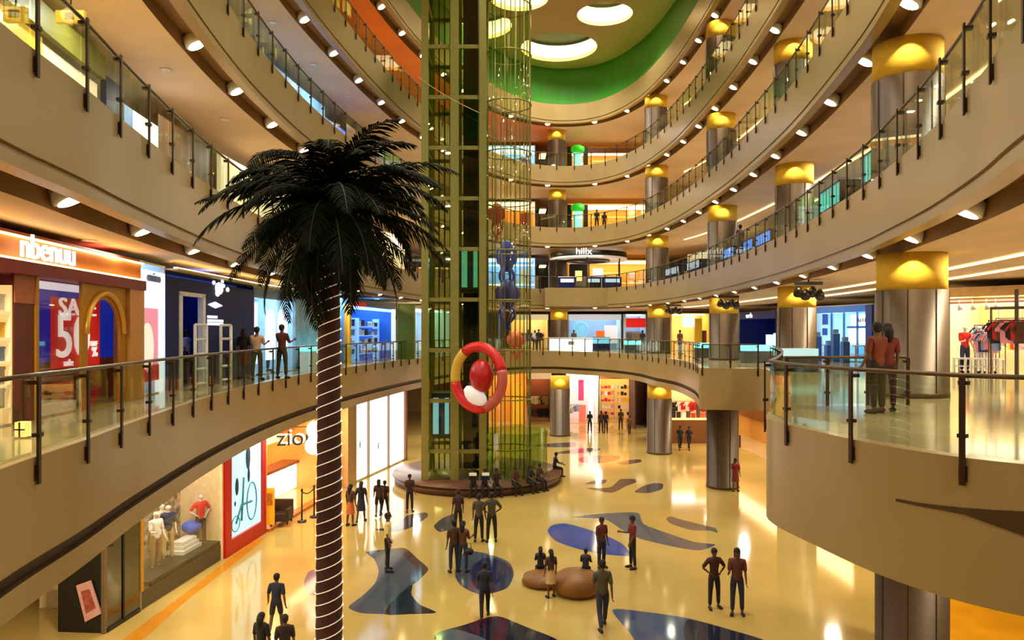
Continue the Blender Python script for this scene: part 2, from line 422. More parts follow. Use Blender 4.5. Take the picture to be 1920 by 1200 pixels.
# dark tapering strip on the near right fascia
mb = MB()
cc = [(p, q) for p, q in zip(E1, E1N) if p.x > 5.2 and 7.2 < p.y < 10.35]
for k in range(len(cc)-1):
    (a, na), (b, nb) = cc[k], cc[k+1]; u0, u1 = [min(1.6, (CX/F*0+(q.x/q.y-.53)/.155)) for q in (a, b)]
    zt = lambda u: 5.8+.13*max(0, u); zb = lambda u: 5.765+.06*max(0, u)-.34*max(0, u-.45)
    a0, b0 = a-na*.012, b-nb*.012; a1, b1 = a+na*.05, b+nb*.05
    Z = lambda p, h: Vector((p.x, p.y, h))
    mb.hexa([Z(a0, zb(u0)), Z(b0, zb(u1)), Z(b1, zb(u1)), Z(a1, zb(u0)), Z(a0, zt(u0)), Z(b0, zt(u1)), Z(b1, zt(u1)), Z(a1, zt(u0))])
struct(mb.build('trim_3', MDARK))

# ------------------------------------------------------------------ columns
def column(x, y, r, z0, z1, cap, label, group=None, spotcol=None):
    t = thing('column', label, 'column', (x, y, z0), group)
    MB().lathe([(r*1.03, 0), (r*1.03, .12), (r, .12), (r, z1-z0-cap)], (x, y, z0), 40).build('shaft', MSTEEL, t)
    mb = MB()
    for k in range(8):
        a = 2*PI*k/8+.2; mb.box((x+(r+.003)*math.cos(a), y+(r+.003)*math.sin(a), (z0+z1-cap)/2+.06), (.012, .03, z1-z0-cap-.14), a)
    mb.build('cladding_joint', M('steel_joint', (60, 50, 42), .5, .5), t)
    if cap: MB().lathe([(r*.97, 0), (r*.97, cap)], (x, y, z1-cap), 40).build('capital', MYEL, t)
    if cap:
        v = Vector((-x*.9, -y, 0)).normalized()
        q = Vector((x, y, z1-.05))+v*(r+.5)
        lamp('SPOT', q, 95, WARM, .03, rot=(-v*math.sin(R(36))-Vector((0, 0, math.cos(R(36))))).to_track_quat('-Z', 'Y').to_euler(), spot=74)
PLAN = [('nearest right', 9.95, 18.6, .82), ('second right', 12.2, 32, .8), ('third right', 12.1, 42.6, .84), ('fourth right', 10.98, 55.9, .86), ('far middle', 4.1, 65.2, .78)]
FLN = ['on the ground floor', 'on the eye level floor', 'one floor up', 'two floors up', 'three floors up']
SHIFT = [0, 0, -.1, -.16, -.2]
for nm, x, y, r in PLAN:
    for lv in range(5):
        zt = LV[lv+1]-(1.84 if lv == 0 else 1.68)
        xx, yy = x, y
        if lv == 0 and nm in ('third right', 'fourth right'):
            xx, yy = (11.0, 39.0) if nm == 'third right' else (9.85, 49.9)
        if lv == 0 and nm == 'far middle': xx, yy = 3.75, 58.3
        column(xx+SHIFT[lv], yy, r if lv else min(r, .82), LV[lv], zt, .0 if (lv == 0 and y < 45) else (.9 if lv else 1.0), f'{nm} steel clad round column {FLN[lv]}, {"bare steel to the top" if (lv == 0 and y < 45) else "yellow painted top"}')

# ------------------------------------------------------------------ floor inlays (traced on the ground)
def inlay(pts, rgb, z=.004):
    g = [G(x, y) for x, y in pts]; loop = [(p.x, p.y) for p in g]
    sm = []
    n = len(loop)
    for i in range(n):
        p0, p1, p2, p3 = [Vector((*loop[(i+k) % n], 0)) for k in (-1, 0, 1, 2)]
        for j in range(4):
            t = j/4; q = .5*(2*p1+(p2-p0)*t*.7+(-3*p1*0+(-1.3*p0-3.7*p1*0))*0)
            # tension spline: cardinal with 0.35
            k = .35; m1, m2 = (p2-p0)*k, (p3-p1)*k
            q = p1*(2*t**3-3*t*t+1)+m1*(t**3-2*t*t+t)+p2*(-2*t**3+3*t*t)+m2*(t**3-t*t)
            sm.append((q.x, q.y))
    global _tn
    _tn += 1
    nm = 'inlay_'+'_'.join(str(v) for v in rgb)
    o = MB().plate([sm], lambda a, b, k: (a, b, z if k == 0 else -.02)).build(f'trim_{_tn}', M(nm, rgb, .07, scale=1.2, var=.1))
    return struct(o)
_tn = 3
def z3(ox, oy, pts): return [(ox+x/3, oy+y/3) for x, y in pts]
GREY, NAVY, MAROON, BLUE = (64, 74, 90), (22, 27, 48), (66, 48, 52), (30, 66, 150)
inlay(z3(480, 800, [(620, 705), (740, 690), (840, 685), (910, 745), (970, 805), (880, 890), (872, 940), (920, 1000), (1015, 1046), (870, 1054), (720, 1054), (590, 1048), (520, 1015), (600, 950), (670, 880), (690, 810), (665, 745)]), GREY)
inlay(z3(480, 800, [(722, 1054), (780, 970), (870, 890), (880, 900), (874, 945), (920, 1002), (1012, 1046), (870, 1054)]), NAVY, .006)
inlay(z3(480, 800, [(800, 690), (840, 686), (910, 746), (968, 806), (880, 888), (900, 800)]), MAROON, .006)
inlay(z3(480, 800, [(1180, 700), (1300, 715), (1420, 760), (1450, 830), (1410, 910), (1270, 945), (1160, 900), (1120, 840), (1130, 770)]), GREY)
inlay(z3(480, 800, [(1300, 735), (1410, 770), (1448, 830), (1410, 905), (1290, 940), (1215, 880), (1215, 790)]), (30, 36, 72), .006)
inlay([(815, 1190), (870, 1172), (930, 1155), (985, 1175), (1050, 1203), (1000, 1222), (840, 1222)], NAVY)
inlay([(815, 1191), (850, 1180), (905, 1196), (935, 1222), (850, 1222)], (66, 84, 100), .006)
inlay([(1148, 1143), (1215, 1148), (1293, 1160), (1370, 1181), (1440, 1204), (1400, 1230), (1220, 1226), (1180, 1185)], (56, 76, 112))
inlay([(1290, 1162), (1370, 1182), (1436, 1204), (1400, 1230), (1300, 1230), (1283, 1195)], (30, 34, 54), .006)
inlay(z3(960, 800, [(200, 590), (225, 555), (300, 545), (400, 570), (520, 610), (620, 660), (665, 725), (520, 718), (380, 690), (250, 645)]), BLUE)
inlay(z3(960, 800, [(340, 510), (480, 492), (600, 484), (712, 486), (740, 548), (900, 608), (1030, 650), (1145, 664), (1060, 695), (960, 685), (840, 660), (720, 630), (620, 580), (520, 520)]), (78, 82, 96))
inlay(z3(960, 800, [(868, 520), (890, 505), (960, 525), (1080, 555), (1145, 572), (1155, 597), (1110, 585), (1010, 582), (900, 548)]), (96, 88, 84))
inlay(z3(480, 800, [(955, 483), (962, 510), (860, 572), (760, 590), (670, 578), (790, 560), (850, 500)]), (70, 66, 74))
inlay(z3(480, 800, [(1000, 560), (1050, 515), (1120, 488), (1130, 520), (1105, 570), (1035, 592)]), (58, 58, 72))
inlay(z3(960, 800, [(420, 345), (550, 342), (610, 296), (695, 296), (702, 312), (640, 335), (560, 372)]), (84, 68, 62))
inlay(z3(960, 800, [(410, 322), (470, 302), (530, 300), (515, 320)]), (84, 68, 62))
inlay(z3(960, 800, [(690, 368), (740, 334), (800, 318), (848, 322), (842, 352), (770, 373)]), (66, 62, 66))
inlay(z3(960, 800, [(380, 178), (450, 164), (600, 165), (596, 185), (500, 206), (390, 200)]), (96, 76, 62))
inlay(z3(960, 800, [(590, 205), (640, 190), (720, 184), (722, 200), (640, 213)]), (88, 70, 62))
inlay(z3(960, 800, [(120, 106), (200, 96), (350, 88), (352, 112), (230, 116)]), (72, 66, 68))
inlay(z3(960, 800, [(240, 146), (400, 122), (500, 125), (440, 144), (300, 152)]), (80, 68, 62))
inlay([(570, 1092), (578, 1073), (592, 1068), (604, 1085), (596, 1112), (580, 1114)], (86, 94, 120))
# warm stone border in front of the left shops and the orange floor at the lower right
inlay([(225, 1204), (330, 1125), (420, 1056), (480, 1012), (494, 1012), (440, 1056), (345, 1130), (262, 1204)], (196, 130, 34))
inlay([(1770, 1120), (1960, 1140), (2050, 1250), (1700, 1250)], (214, 146, 22))

# ------------------------------------------------------------------ palm with string lights
pc = P(617, 330, 13); px, py = pc.x, 13.0
t = thing('palm_tree', 'tall palm with dark fronds and trunk wound with white string lights', 'palm tree', (px, py, 0))
prof = []
for k in range(60):
    z = k/59*10.3; prof.append((.245-.0075*z+(.012 if k % 2 else 0), z))
MB().lathe([(.34, 0)]+prof, (px, py, 0), 20).build('trunk', M('trunk_wrap', (64, 26, 20), .8, var=.25, scale=14), t)
hel = []
turns = 48
for k in range(turns*14):
    u = k/(turns*14); z = .3+u*9.6; a = 2*PI*turns*u; r = .262-.0075*z
    hel.append((px+r*math.cos(a), py+r*math.sin(a), z+.05*math.cos(a)))
st = MB().tube(hel, .0085, 5).build('string_light', M('string_glow', (255, 250, 235), emit=.3, ecol=(255, 245, 220)), t)
mb = MB()
for k in range(0, len(hel), 7): mb.ell(hel[k], (.016, .016, .016), n=6)
bulbs = mb.build('light_bulb', M('bulb_glow', (255, 246, 225), emit=2, ecol=(255, 240, 210)), st); bulbs['kind'] = 'stuff'
MLEAF = M('palm_leaf', (24, 30, 14), .85, var=.35, scale=3, spec=.1); MRACH = M('palm_stem', (52, 52, 28), .6)
rnd = random.Random(3)
def frond(az, el, L, droop):
    mb = MB(); n = 22; pts = []; p = Vector((px, py, 10.35)); h = Vector((math.cos(az), math.sin(az), 0)); a = el
    for i in range(n+1):
        pts.append(p.copy()); p = p+(h*math.cos(a)+Vector((0, 0, 1))*math.sin(a))*(L/n); a -= droop/n*(.4+1.2*i/n)
    mb.tube(pts, [.028-.022*i/n for i in range(n+1)], 5, mi=1)
    side = Vector((-h.y, h.x, 0))
    for i in range(2, n+1):
        tdir = (pts[i]-pts[i-1]).normalized(); upv = side.cross(tdir)*-1
        for sgn in (-1, 1):
            for sub in (0, .5):
                b = pts[i-1].lerp(pts[i], sub); u = (i+sub)/n
                ll = .5*math.sin(PI*min(1, .18+.78*u))**.7*rnd.uniform(.8, 1.1)
                d = (side*sgn*.8+tdir*.75+Vector((0, 0, rnd.uniform(-.25, .1)))).normalized()
                m_ = b+d*ll*.5+Vector((0, 0, -.03*ll)); e = b+d*ll+Vector((0, 0, -.28*ll)); wv = tdir*.027
                k0 = upv*.006
                mb.add([b-wv*.6, b+wv*.6, m_+wv, m_-wv, e, b+k0, m_+k0], [(0, 1, 2, 3), (3, 2, 4)], 0)
    return mb.build('frond', [MLEAF, MRACH], t, normals=False)
for k in range(76):
    az = k*2.399+rnd.uniform(-.3, .3); u = k/75
    el = R(64)-R(116)*u+rnd.uniform(-.26, .26)
    frond(az, el, rnd.uniform(1.75, 2.55), R(rnd.uniform(70, 115)) if u < .5 else R(rnd.uniform(45, 80)))

# ------------------------------------------------------------------ lift tower
bx, by = -1.9, 41.0
t = thing('round_platform', 'dark brown round platform bench around the foot of the lift tower', 'platform', (bx, by, 0))
MB().lathe([(4.5, 0), (4.5, .38)], (bx, by, 0), 64).build('plinth', M('plinth_wood', (74, 44, 26), .4), t)
MB().lathe([(4.45, .38), (4.62, .4), (4.62, .48), (.01, .49)], (bx, by, 0), 64).build('seat_rim', M('rim_wood', (98, 62, 38), .35), t)
t = thing('lift_tower', 'tall glass lift tower with olive steel frame behind the palm', 'lift tower', (-2.9, 39.6, .49))
X0, X1, X2, YF, YB = -4.46, -2.94, -1.5, 38.4, 41.4
for x, y, wd in ((X0, YF, .36), (X1, YF, .44), (X2, YF, .36), (X0, YB, .3), (X1, YB, .3), (X2, YB, .3)):
    MB().box((x, y, 15.45), (wd*.72, wd*.72, 29.9)).box((x, y-.18 if y == YF else y+.18, 15.45), (wd, .08, 29.9)).build('post', MOLIVE, t)
zz = 2.6*.75
while zz < 30:
    for a, b, y in ((X0, X1, YF), (X1, X2, YF), (X0, X1, YB), (X1, X2, YB)):
        MB().box(((a+b)/2, y, zz), (b-a-.3, .14, .2)).build('beam', MOLIVE, t)
    for x in (X0, X2): MB().box((x, (YF+YB)/2, zz), (.14, YB-YF-.3, .2)).build('side_beam', MOLIVE, t)
    zz += 2.6
for a, b in ((X0, X1), (X1, X2)):
    MB().box(((a+b)/2, YF-.02, 15.5), (b-a-.36, .03, 29.8)).build('front_glass', MTGLASS, t)
    mb = MB()
    for k in range(3): mb.box((a+(b-a)*(.3+.2*k), YB-.35, 15.4), (.07, .12, 29.7))
    mb.build('guide_rail', M('guide_rail_steel', (46, 44, 36), .5, .5), t)
MB().box(((X1+X2)/2, YB-.1, 15.4), (.95, .1, 29.7)).build('shaft_back', M('shaft_black', (24, 22, 16), .5), t)
MB().box(((X1+X2)/2+.1, YB-.9, 19.5), (.5, .3, 3.4)).build('counterweight', M('counterweight_iron', (30, 28, 26), .5, .4), t)
for x in (X0, X2): MB().box((x, (YF+YB)/2, 15.5), (.03, YB-YF-.36, 29.8)).build('side_glass', MTGLASS, t)
# glass drum on the right of the frame
dx, dy, dr = -.22, 39.75, 1.24
MB().lathe([(dr, 0), (dr, 29.9)], (dx, dy, .49), 40, caps=False).build('glass_drum', glass('drum_glass', (.9, .93, .76), .2), t)
for k in range(14):
    a = 2*PI*k/14+.1
    MB().tube([(dx+(dr-.03)*math.cos(a), dy+(dr-.03)*math.sin(a), .5), (dx+(dr-.03)*math.cos(a), dy+(dr-.03)*math.sin(a), 30.3)], .028, 6).build('mullion', MOLIVE, t)
for k in range(12):
    z = 1.95+2.6*k
    MB().tube([(dx+(dr+.01)*math.cos(2*PI*j/32), dy+(dr+.01)*math.sin(2*PI*j/32), z) for j in range(32)], .035, 6, closed=True).build('ring_beam', MOLIVE, t)
mb = MB(); mb.lathe([(dr+.5, 0), (dr+.5, 2.4)], (dx+.35, dy-.1, .49), 40, caps=False); o = mb.build('glass_skirt', glass('skirt_glass', (.5, .68, .34), .2), t)
# lift cars
def car(x, z, label, glow):
    c = thing('lift_car', label, 'lift', (x, 39.9, z))
    MB().box((x, 39.9, z+.06), (1.0, 1.5, .12)).build('car_floor', MBLACK, c)
    MB().box((x, 39.9, z+2.3), (1.05, 1.55, .16)).build('car_roof', MBLACK, c)
    MB().box((x, 40.6, z+1.18), (1.0, .06, 2.1)).build('back_wall', M('car_wall', (60, 90, 96), .3), c)
    MB().box((x-.3, 39.2, z+1.18), (.3, .04, 1.9)).build('lit_panel', glow, c)
    MB().box((x+.28, 39.2, z+1.18), (.22, .04, 1.9)).build('lit_panel', glow, c)
    for k in (-1, 1): MB().box((x+k*.5, 39.9, z+1.18), (.04, 1.5, 2.1)).build('side_frame', MBLACK, c)
car((X0+X1)/2, 2.5, 'lift car with cyan lit panels low in the left shaft', M('car_glow', (120, 205, 255), emit=2.2, ecol=(110, 150, 255)))
car((X1+X2)/2+.02, 10.2, 'lift car with teal lit panels higher in the right shaft', M('car_glow2', (120, 205, 235), emit=.8, ecol=(110, 200, 235)))
# cable across the tower
a, b = P(784, 145, 37.5), P(902, 213, 37.5)
tag(MB().tube([a.lerp(b, k/10)+Vector((0, 0, -.12*math.sin(PI*k/10))) for k in range(11)], .02, 5).build('cable', M('cable_gold', (190, 160, 80), .5)), 'thin gold cable slung across the upper lift tower', 'cable')
# ------------------------------------------------------------------ hanging ornaments
t = thing('hanging_ring', 'big red and yellow ring ornament hanging before the lift tower', 'ornament', (0, 0, 0)); c = P(897, 708, 36.6); t.location = c
def ringpt(a, r=1.52): return c+Vector((math.cos(a)*r*.78, -math.cos(a)*r*.5, math.sin(a)*r))
mred = M('ornament_red', (206, 18, 16), .4); myel = M('ornament_yellow', (214, 180, 70), .4)
for nm, a0, a1, m_ in (('upper_arc', 15, 125, mred), ('yellow_arc', 125, 190, myel), ('lower_arc', 190, 290, mred), ('right_arc', 290, 375, M('ornament_red_veiled', (190, 90, 84), .4))):  # right arc: veil of the drum glass put into the red as pink
    MB().tube([ringpt(R(a0+(a1-a0)*k/14)) for k in range(15)], .25, 12).build(nm, m_, t)
bc = P(903, 705, 36.3); MB().ell(bc, (.6, .6, .82), n=18).build('red_ball', M('ornament_ball', (176, 14, 14), .35), t)
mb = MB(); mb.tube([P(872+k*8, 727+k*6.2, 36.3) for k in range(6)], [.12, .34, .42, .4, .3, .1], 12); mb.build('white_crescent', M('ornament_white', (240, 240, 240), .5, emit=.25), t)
MB().tube([ringpt(R(90)), Vector((c.x, c.y, 30.5))], .012, 4).build('suspension_wire', MBLACK, t)
def squid(x, y, Y, h, w_, mat, label, nt, cat='ornament', name='hanging_ornament'):
    c = P(x, y, Y); t = thing(name, label, cat, c)
    MB().lathe([(.01, h*.5), (w_*.55, h*.42), (w_, h*.2), (w_*.9, -h*.05), (w_*.6, -h*.2), (.05, -h*.24)], c, 16).build('body', mat, t)
    for k in range(nt):
        a = 2*PI*k/nt
        MB().tube([c+Vector((math.cos(a)*w_*(.5+.35*math.sin(j*.7)), math.sin(a)*w_*(.5+.35*math.sin(j*.7)), -h*.18-h*.55*j/8)) for j in range(9)], [.1*w_+.09*(1-j/8)*w_ for j in range(9)], 6).build('tentacle', mat, t)
    for k in (-1, 1): MB().ell(c+Vector((k*w_*.95, 0, h*.12)), (w_*.35, w_*.1, h*.2), n=8).build('fin', mat, t)
    MB().tube([c+Vector((0, 0, h*.49)), Vector((c.x, c.y, 30.5))], .01, 4).build('suspension_wire', MBLACK, t)
mblue = M('ornament_blue', (30, 70, 240), .4); mnavy = M('ornament_navy', (24, 44, 180), .4)
squid(950, 490, 44, 2.6, .5, mblue, 'upper blue squid shaped ornament hanging right of the lift tower', 6)
squid(951, 562, 43, 2.4, .55, mnavy, 'lower dark blue squid shaped ornament hanging right of the lift tower', 6)
squid(931, 408, 45, 1.9, .4, M('ornament_orange', (186, 60, 34), .4), 'orange red hanging ornament high beside the glass drum', 5)
squid(968, 642, 50, 1.6, .5, M('ornament_coral', (214, 96, 60), .4), 'coral coloured hanging ornament just above the far walkway', 5)
# black lamp clusters under the first right balcony
def cluster(x, y, Y, s_, label):
    c = P(x, y, Y); c.z = min(c.z, 9.7); t = thing('lamp_cluster', label, 'lamp cluster', c)
    MB().box(c+Vector((0, 0, .18)), (.9*s_, .16, .12)).build('mounting_bar', MBLACK, t)
    MB().tube([c+Vector((0, 0, .2)), Vector((c.x, c.y, 10.09))], .03, 6).build('stem', MBLACK, t)
    for k in range(4):
        p = c+Vector(((-.36+.24*k)*s_, -.05, -.08-.1*(k % 2)))
        MB().tube([p+Vector((.06, .12, .12)), p, p+Vector((-.05, -.12, -.16))], [.06*s_, .13*s_, .16*s_], 10).build('lamp_head', MBLACK, t)
cluster(1516, 533, 27.5, 1.1, 'black cluster of stage lamps before the second column')
cluster(1366, 563, 36.8, 1.1, 'black cluster of stage lamps before the third column')
cluster(1263, 577, 50.3, 1.1, 'black cluster of stage lamps before the fourth column')

# ------------------------------------------------------------------ shops
class Front:
    """a shop front from A to B in plan, floor at z0; s runs along it, d goes into the shop"""
    def __init__(f, A, B, z0):
        f.A = Vector((*A, 0)); f.B = Vector((*B, 0)); f.z0 = z0; f.L = (f.B-f.A).length
        f.u = (f.B-f.A)/f.L; f.n = Vector((-f.u.y, f.u.x, 0))
    def pt(f, s, z, d=0): return f.A+f.u*s+f.n*d+Vector((0, 0, f.z0+z))
    def sx(f, x):                                       # picture column -> distance along the front
        k = (x-CX)/F; return (k*f.A.y-f.A.x)/(f.u.x-k*f.u.y)
    def sd(f, x, d): k = (x-CX)/F; A = f.A+f.n*d; return (k*A.y-A.x)/(f.u.x-k*f.u.y)
    def zd(f, x, y, d): q = f.A+f.n*d+f.u*f.sd(x, d); return EZ-(y-HY)/F*q.y-f.z0
    def zy(f, x, y): s = f.sx(x); q = f.A+f.u*s; return EZ-(y-HY)/F*q.y-f.z0
    def box(f, mb, s0, s1, z0, z1, d0, d1, mi=0):
        return mb.hexa([f.pt(s0, z0, d0), f.pt(s1, z0, d0), f.pt(s1, z0, d1), f.pt(s0, z0, d1), f.pt(s0, z1, d0), f.pt(s1, z1, d0), f.pt(s1, z1, d1), f.pt(s0, z1, d1)], mi)
    def part(f, name, mat, par, *b):
        mb = MB()
        for q in b: f.box(mb, *q)
        return mb.build(name, mat, par)
    def px(f, x0, y0, x1, y1):                          # picture rectangle -> s0,s1,z0,z1
        xm = (x0+x1)/2; return f.sx(x0), f.sx(x1), f.zy(xm, y1), f.zy(xm, y0)
def shell(f, label, h, depth, wall, back, glow, name='shop_unit', lit=True, s0=0, s1=None, floorm=None):
    """back wall, side walls, floor and a luminous ceiling of one shop"""
    s1 = f.L if s1 is None else s1
    t = thing(name, label, 'shop', f.pt((s0+s1)/2, 0, 0))
    f.part('back_wall', back, t, (s0, s1, .0, h, depth, depth+.1))
    f.part('side_wall', wall, t, (s0, s0+.08, 0, h, 0, depth)); f.part('side_wall', wall, t, (s1-.08, s1, 0, h, 0, depth))
    f.part('shop_floor', floorm or MGAL, t, (s0, s1, .004, .03, .0, depth))
    f.part('light_blocker', wall, t, (s0, s1, h, h+.05, .0, depth+.1))  # panel added to keep the shop light from leaking upward
    if lit: f.part('light_panel', glow, t, (s0+.3, s1-.3, h-.1, h-.05, .5, depth-.3))
    return t
MWOOD = M('red_wood', (92, 30, 18), .4, scale=3); MBEAM = M('dark_red_beam', (122, 22, 10), .4); MSIGN = M('amber_sign_wood', (176, 108, 34), .5)
MGOLD = M('gold_leaf', (190, 140, 40), .35, .35); MNAVY = M('navy_panel', (24, 34, 96), .5, spec=.2); MCREAM = M('cream_wall', (232, 208, 160), .6)
MPWHITE = M('pale_wall', (222, 230, 236), .5); MBROWN = M('brown_wood', (120, 72, 36), .5, scale=3)
GW = M('shop_glow_warm', (255, 236, 200), emit=5, ecol=(255, 226, 170)); GB = M('shop_glow_blue', (220, 240, 255), emit=4, ecol=(170, 215, 255)); GN = M('shop_glow_white', (255, 255, 255), emit=6, ecol=(255, 246, 230))
GD = M('shop_glow_dim', (255, 240, 210), emit=2, ecol=(255, 220, 170))
rnd = random.Random(11)

# garments, boxes and mannequins, built once and copied
gm = MB(); gm.hexa([(-.2, -.04, -.62), (.2, -.04, -.62), (.2, .04, -.62), (-.2, .04, -.62), (-.22, -.03, 0), (.22, -.03, 0), (.22, .03, 0), (-.22, .03, 0)])
for k in (-1, 1): gm.hexa([(k*.2, -.035, -.04), (k*.36, -.03, -.3), (k*.36, .03, -.3), (k*.2, .035, -.04), (k*.2, -.03, 0.0), (k*.42, -.03, -.22), (k*.42, .03, -.22), (k*.2, .03, 0.0)])
gm.hexa([(-.08, -.03, 0), (.08, -.03, 0), (.08, .03, 0), (-.08, .03, 0), (-.06, -.02, .04), (.06, -.02, .04), (.06, .02, .04), (-.06, .02, .04)])
_o = gm.build('garment', MWHITE, local=True); GARM = _o.data; bpy.data.objects.remove(_o)
bmx = MB(); bmx.box((0, 0, .07), (.3, .2, .14)); bmx.box((0, 0, .155), (.32, .22, .03))
_o = bmx.build('box', MWHITE, local=True); BOXME = _o.data; bpy.data.objects.remove(_o)
def inst(me, name, loc, rz, mat, label, cat, group, sc=(1, 1, 1)):
    o = bpy.data.objects.new(name, me); COL.objects.link(o); o.location = loc; o.rotation_euler = (0, 0, rz); o.scale = sc
    o.material_slots[0].link = 'OBJECT'; o.material_slots[0].material = mat
    return tag(o, label, cat, group)
PAL = [M(f'cloth_{i}', c, .8) for i, c in enumerate([(200, 40, 40), (240, 236, 230), (40, 48, 84), (225, 150, 160), (240, 190, 70), (90, 60, 44), (30, 30, 34), (120, 150, 190), (205, 90, 60), (170, 160, 140)])]
PALN = ['red', 'white', 'navy', 'pink', 'amber', 'brown', 'black', 'pale blue', 'rust', 'taupe']
def rack(f, s0, s1, d, z, label, where, n, pal=range(10), along=True):
    """a clothes rail with garments hanging from it"""
    t = thing('clothes_rail', label, 'clothes rail', f.pt((s0+s1)/2, 0, d))
    MB().tube([f.pt(s0-.1, z+.1, d), f.pt(s1+.1, z+.1, d)], .018, 6).build('rail', MSTEEL, t)
    for s in (s0-.08, s1+.08):
        MB().tube([f.pt(s, .03, d), f.pt(s, z+.12, d)], .018, 6).build('upright', MSTEEL, t)
    a = math.atan2(f.u.y, f.u.x)
    for k in range(n):
        i = rnd.choice(list(pal))
        inst(GARM, 'garment', f.pt(s0+(s1-s0)*(k+.5)/n, z+.02, d), a+R(rnd.uniform(10, 35)), PAL[i], f'{PALN[i]} garment hanging on the rail {where}', 'garment', f'{PALN[i]} garments {where}', (.8, 1, rnd.uniform(.85, 1.25)))
def shelves(f, s0, s1, d, zs, label, where, n, mat=MWHITE, pal=range(10)):
    t = thing('shelf_unit', label, 'shelf', f.pt((s0+s1)/2, 0, d))
    f.part('side_panel', mat, t, (s0-.05, s0, 0, zs[-1]+.45, d, d+.4)); f.part('side_panel', mat, t, (s1, s1+.05, 0, zs[-1]+.45, d, d+.4))
    a = math.atan2(f.u.y, f.u.x)
    for z in zs:
        f.part('shelf', mat, t, (s0, s1, z-.05, z, d, d+.4))
        for k in range(n):
            i = rnd.choice(list(pal))
            inst(BOXME, 'box', f.pt(s0+(s1-s0)*(k+.5)/n, z, d+.2), a, PAL[i], f'{PALN[i]} box on the shelves {where}', 'box', f'{PALN[i]} boxes {where}', ((s1-s0)/n*2.6, 1.2, rnd.uniform(1.1, 2.2)))

# --- eye level floor, left side
f = Front((-8.4, 10.6), (-9.07, 18.2), 6.5); H = 3.3
t = shell(f, 'brown timber shop front with amber sign band, sale banner window and gold arch', H, 3.2, MWOOD, M('shop_back_blue', (26, 34, 96), .5), GD)
Z = lambda x, y: f.zy(x, y)
f.part('sign_band', MSIGN, t, (0, f.L, 2.86, 3.3, -.02, .2))
f.part('sign_glow', M('sign_cove_glow', (255, 214, 140), emit=7, ecol=(255, 206, 130)), t, (0, f.L, 2.84, 2.87, -.12, -.05), (0, f.L, 3.24, 3.27, -.1, -.04))
f.part('red_beam', MBEAM, t, (0, f.L, 2.6, 2.83, -.15, .2))
f.part('timber_pier', MWOOD, t, (f.sx(24), f.sx(62), 0, 2.6, -.02, .04))
f.part('pier_head', M('pier_head_wood', (168, 96, 56), .5), t, (f.sx(24), f.sx(62), 2.1, 2.6, -.04, -.02))
f.part('gold_trim', MGOLD, t, (f.sx(62), f.sx(67), 0, 2.6, -.06, .2))
f.part('gold_pillar', M('tan_pillar', (206, 150, 76), .4), t, (f.sx(234), f.sx(261), 0, 2.62, -.12, .25))
f.part('plinth', MWHITE, t, (f.sx(70), f.sx(148), 0, .22, .05, .9))
f.part('window_pane', MPANE, t, (f.sx(68), f.sx(150), .25, 2.55, .02, .035))
s0, s1, sa, sb = f.sx(150), f.sx(233), f.sx(161), f.sx(222); zt = 1.75
outer = [(s0, 0), (s1, 0), (s1, 2.6), (s0, 2.6)]
rr = (sb-sa)/2
hole = [(sa, .02), (sb, .02)]+[((sa+sb)/2+rr*math.cos(PI*k/16), zt-.2+.75*math.sin(PI*k/16)) for k in range(17)]
MB().plate([outer, hole], lambda a, b, k: f.pt(a, b, -.04+.06*k)).build('gold_arch', MGOLD, t)
mb = MB(); mb.tube([f.pt((sa+sb)/2+(rr+.12)*math.cos(PI*k/20), zt-.2+.88*math.sin(PI*k/20), -.07) for k in range(21)], .06, 8); mb.build('arch_moulding', M('gold_moulding', (226, 176, 70), .3, .4), t)
for k in range(5): f.part('step_shelf', MBROWN, t, (sa, sb, .12+.17*k, .15+.17*k, .35+.1*k, 1.0))
lettering('nbenuu', .62, M('sign_letters', (235, 250, 255), emit=1.2, ecol=(215, 240, 255)), f.pt((f.sx(33)+f.sx(115))/2, 3.08, -.16), f.u, t, 1.05)
f.part('display_panel', M('backdrop_blue', (30, 52, 190), .4, emit=.35), t, (f.sd(72, .5), f.sd(230, .5), 1.0, f.zd(110, 545, .5), .5, .55))
f.part('display_header', M('backdrop_white', (225, 225, 240), .4, emit=.8), t, (f.sd(72, .5), f.sd(149, .5), f.zd(110, 545, .5), 2.6, .5, .55))
bs0, bs1, bz0, bz1 = f.sd(97, .28), f.sd(187, .28), f.zd(142, 688, .28), f.zd(142, 560, .28)
b = thing('sale_banner', 'red sale banner lettered 50 percent hanging in the left shop window', 'banner', f.pt((bs0+bs1)/2, bz0, .28))
f.part('sheet', M('banner_red', (205, 24, 18), .6, emit=.25), b, (bs0, bs1, bz0, bz1, .28, .3))
mw = M('banner_white', (250, 244, 240), .6, emit=.5); bm_ = (bs0+bs1)/2; bh = bz1-bz0; bw = bs1-bs0
lettering('SALE', .50, mw, f.pt(bm_, bz0+bh*.86, .26), f.u, b, bw/1.35)
lettering('50', 1.25, mw, f.pt(bm_-bw*.1, bz0+bh*.42, .26), f.u, b, bw/1.75)
lettering('%', .3, mw, f.pt(bs1-bw*.14, bz0+bh*.2, .26), f.u, b, 1.2)
lettering('OFF', .16, mw, f.pt(bs1-bw*.16, bz0+bh*.33, .26), f.u, b, 1.2)
lettering('sale', .2, mw, f.pt(bm_-bw*.2, bz0+bh*.07, .26), f.u, b, 1.2)
shelves(f, f.sx(-70), f.sx(23)-.05, .0, [.3, .7, 1.1, 1.5, 1.95], 'white lit shelf unit at the left edge of the timber shop', 'at the left edge of the timber shop', 5, M('shelf_cream_lit', (250, 226, 180), .5, emit=.5, ecol=(255, 210, 140)))
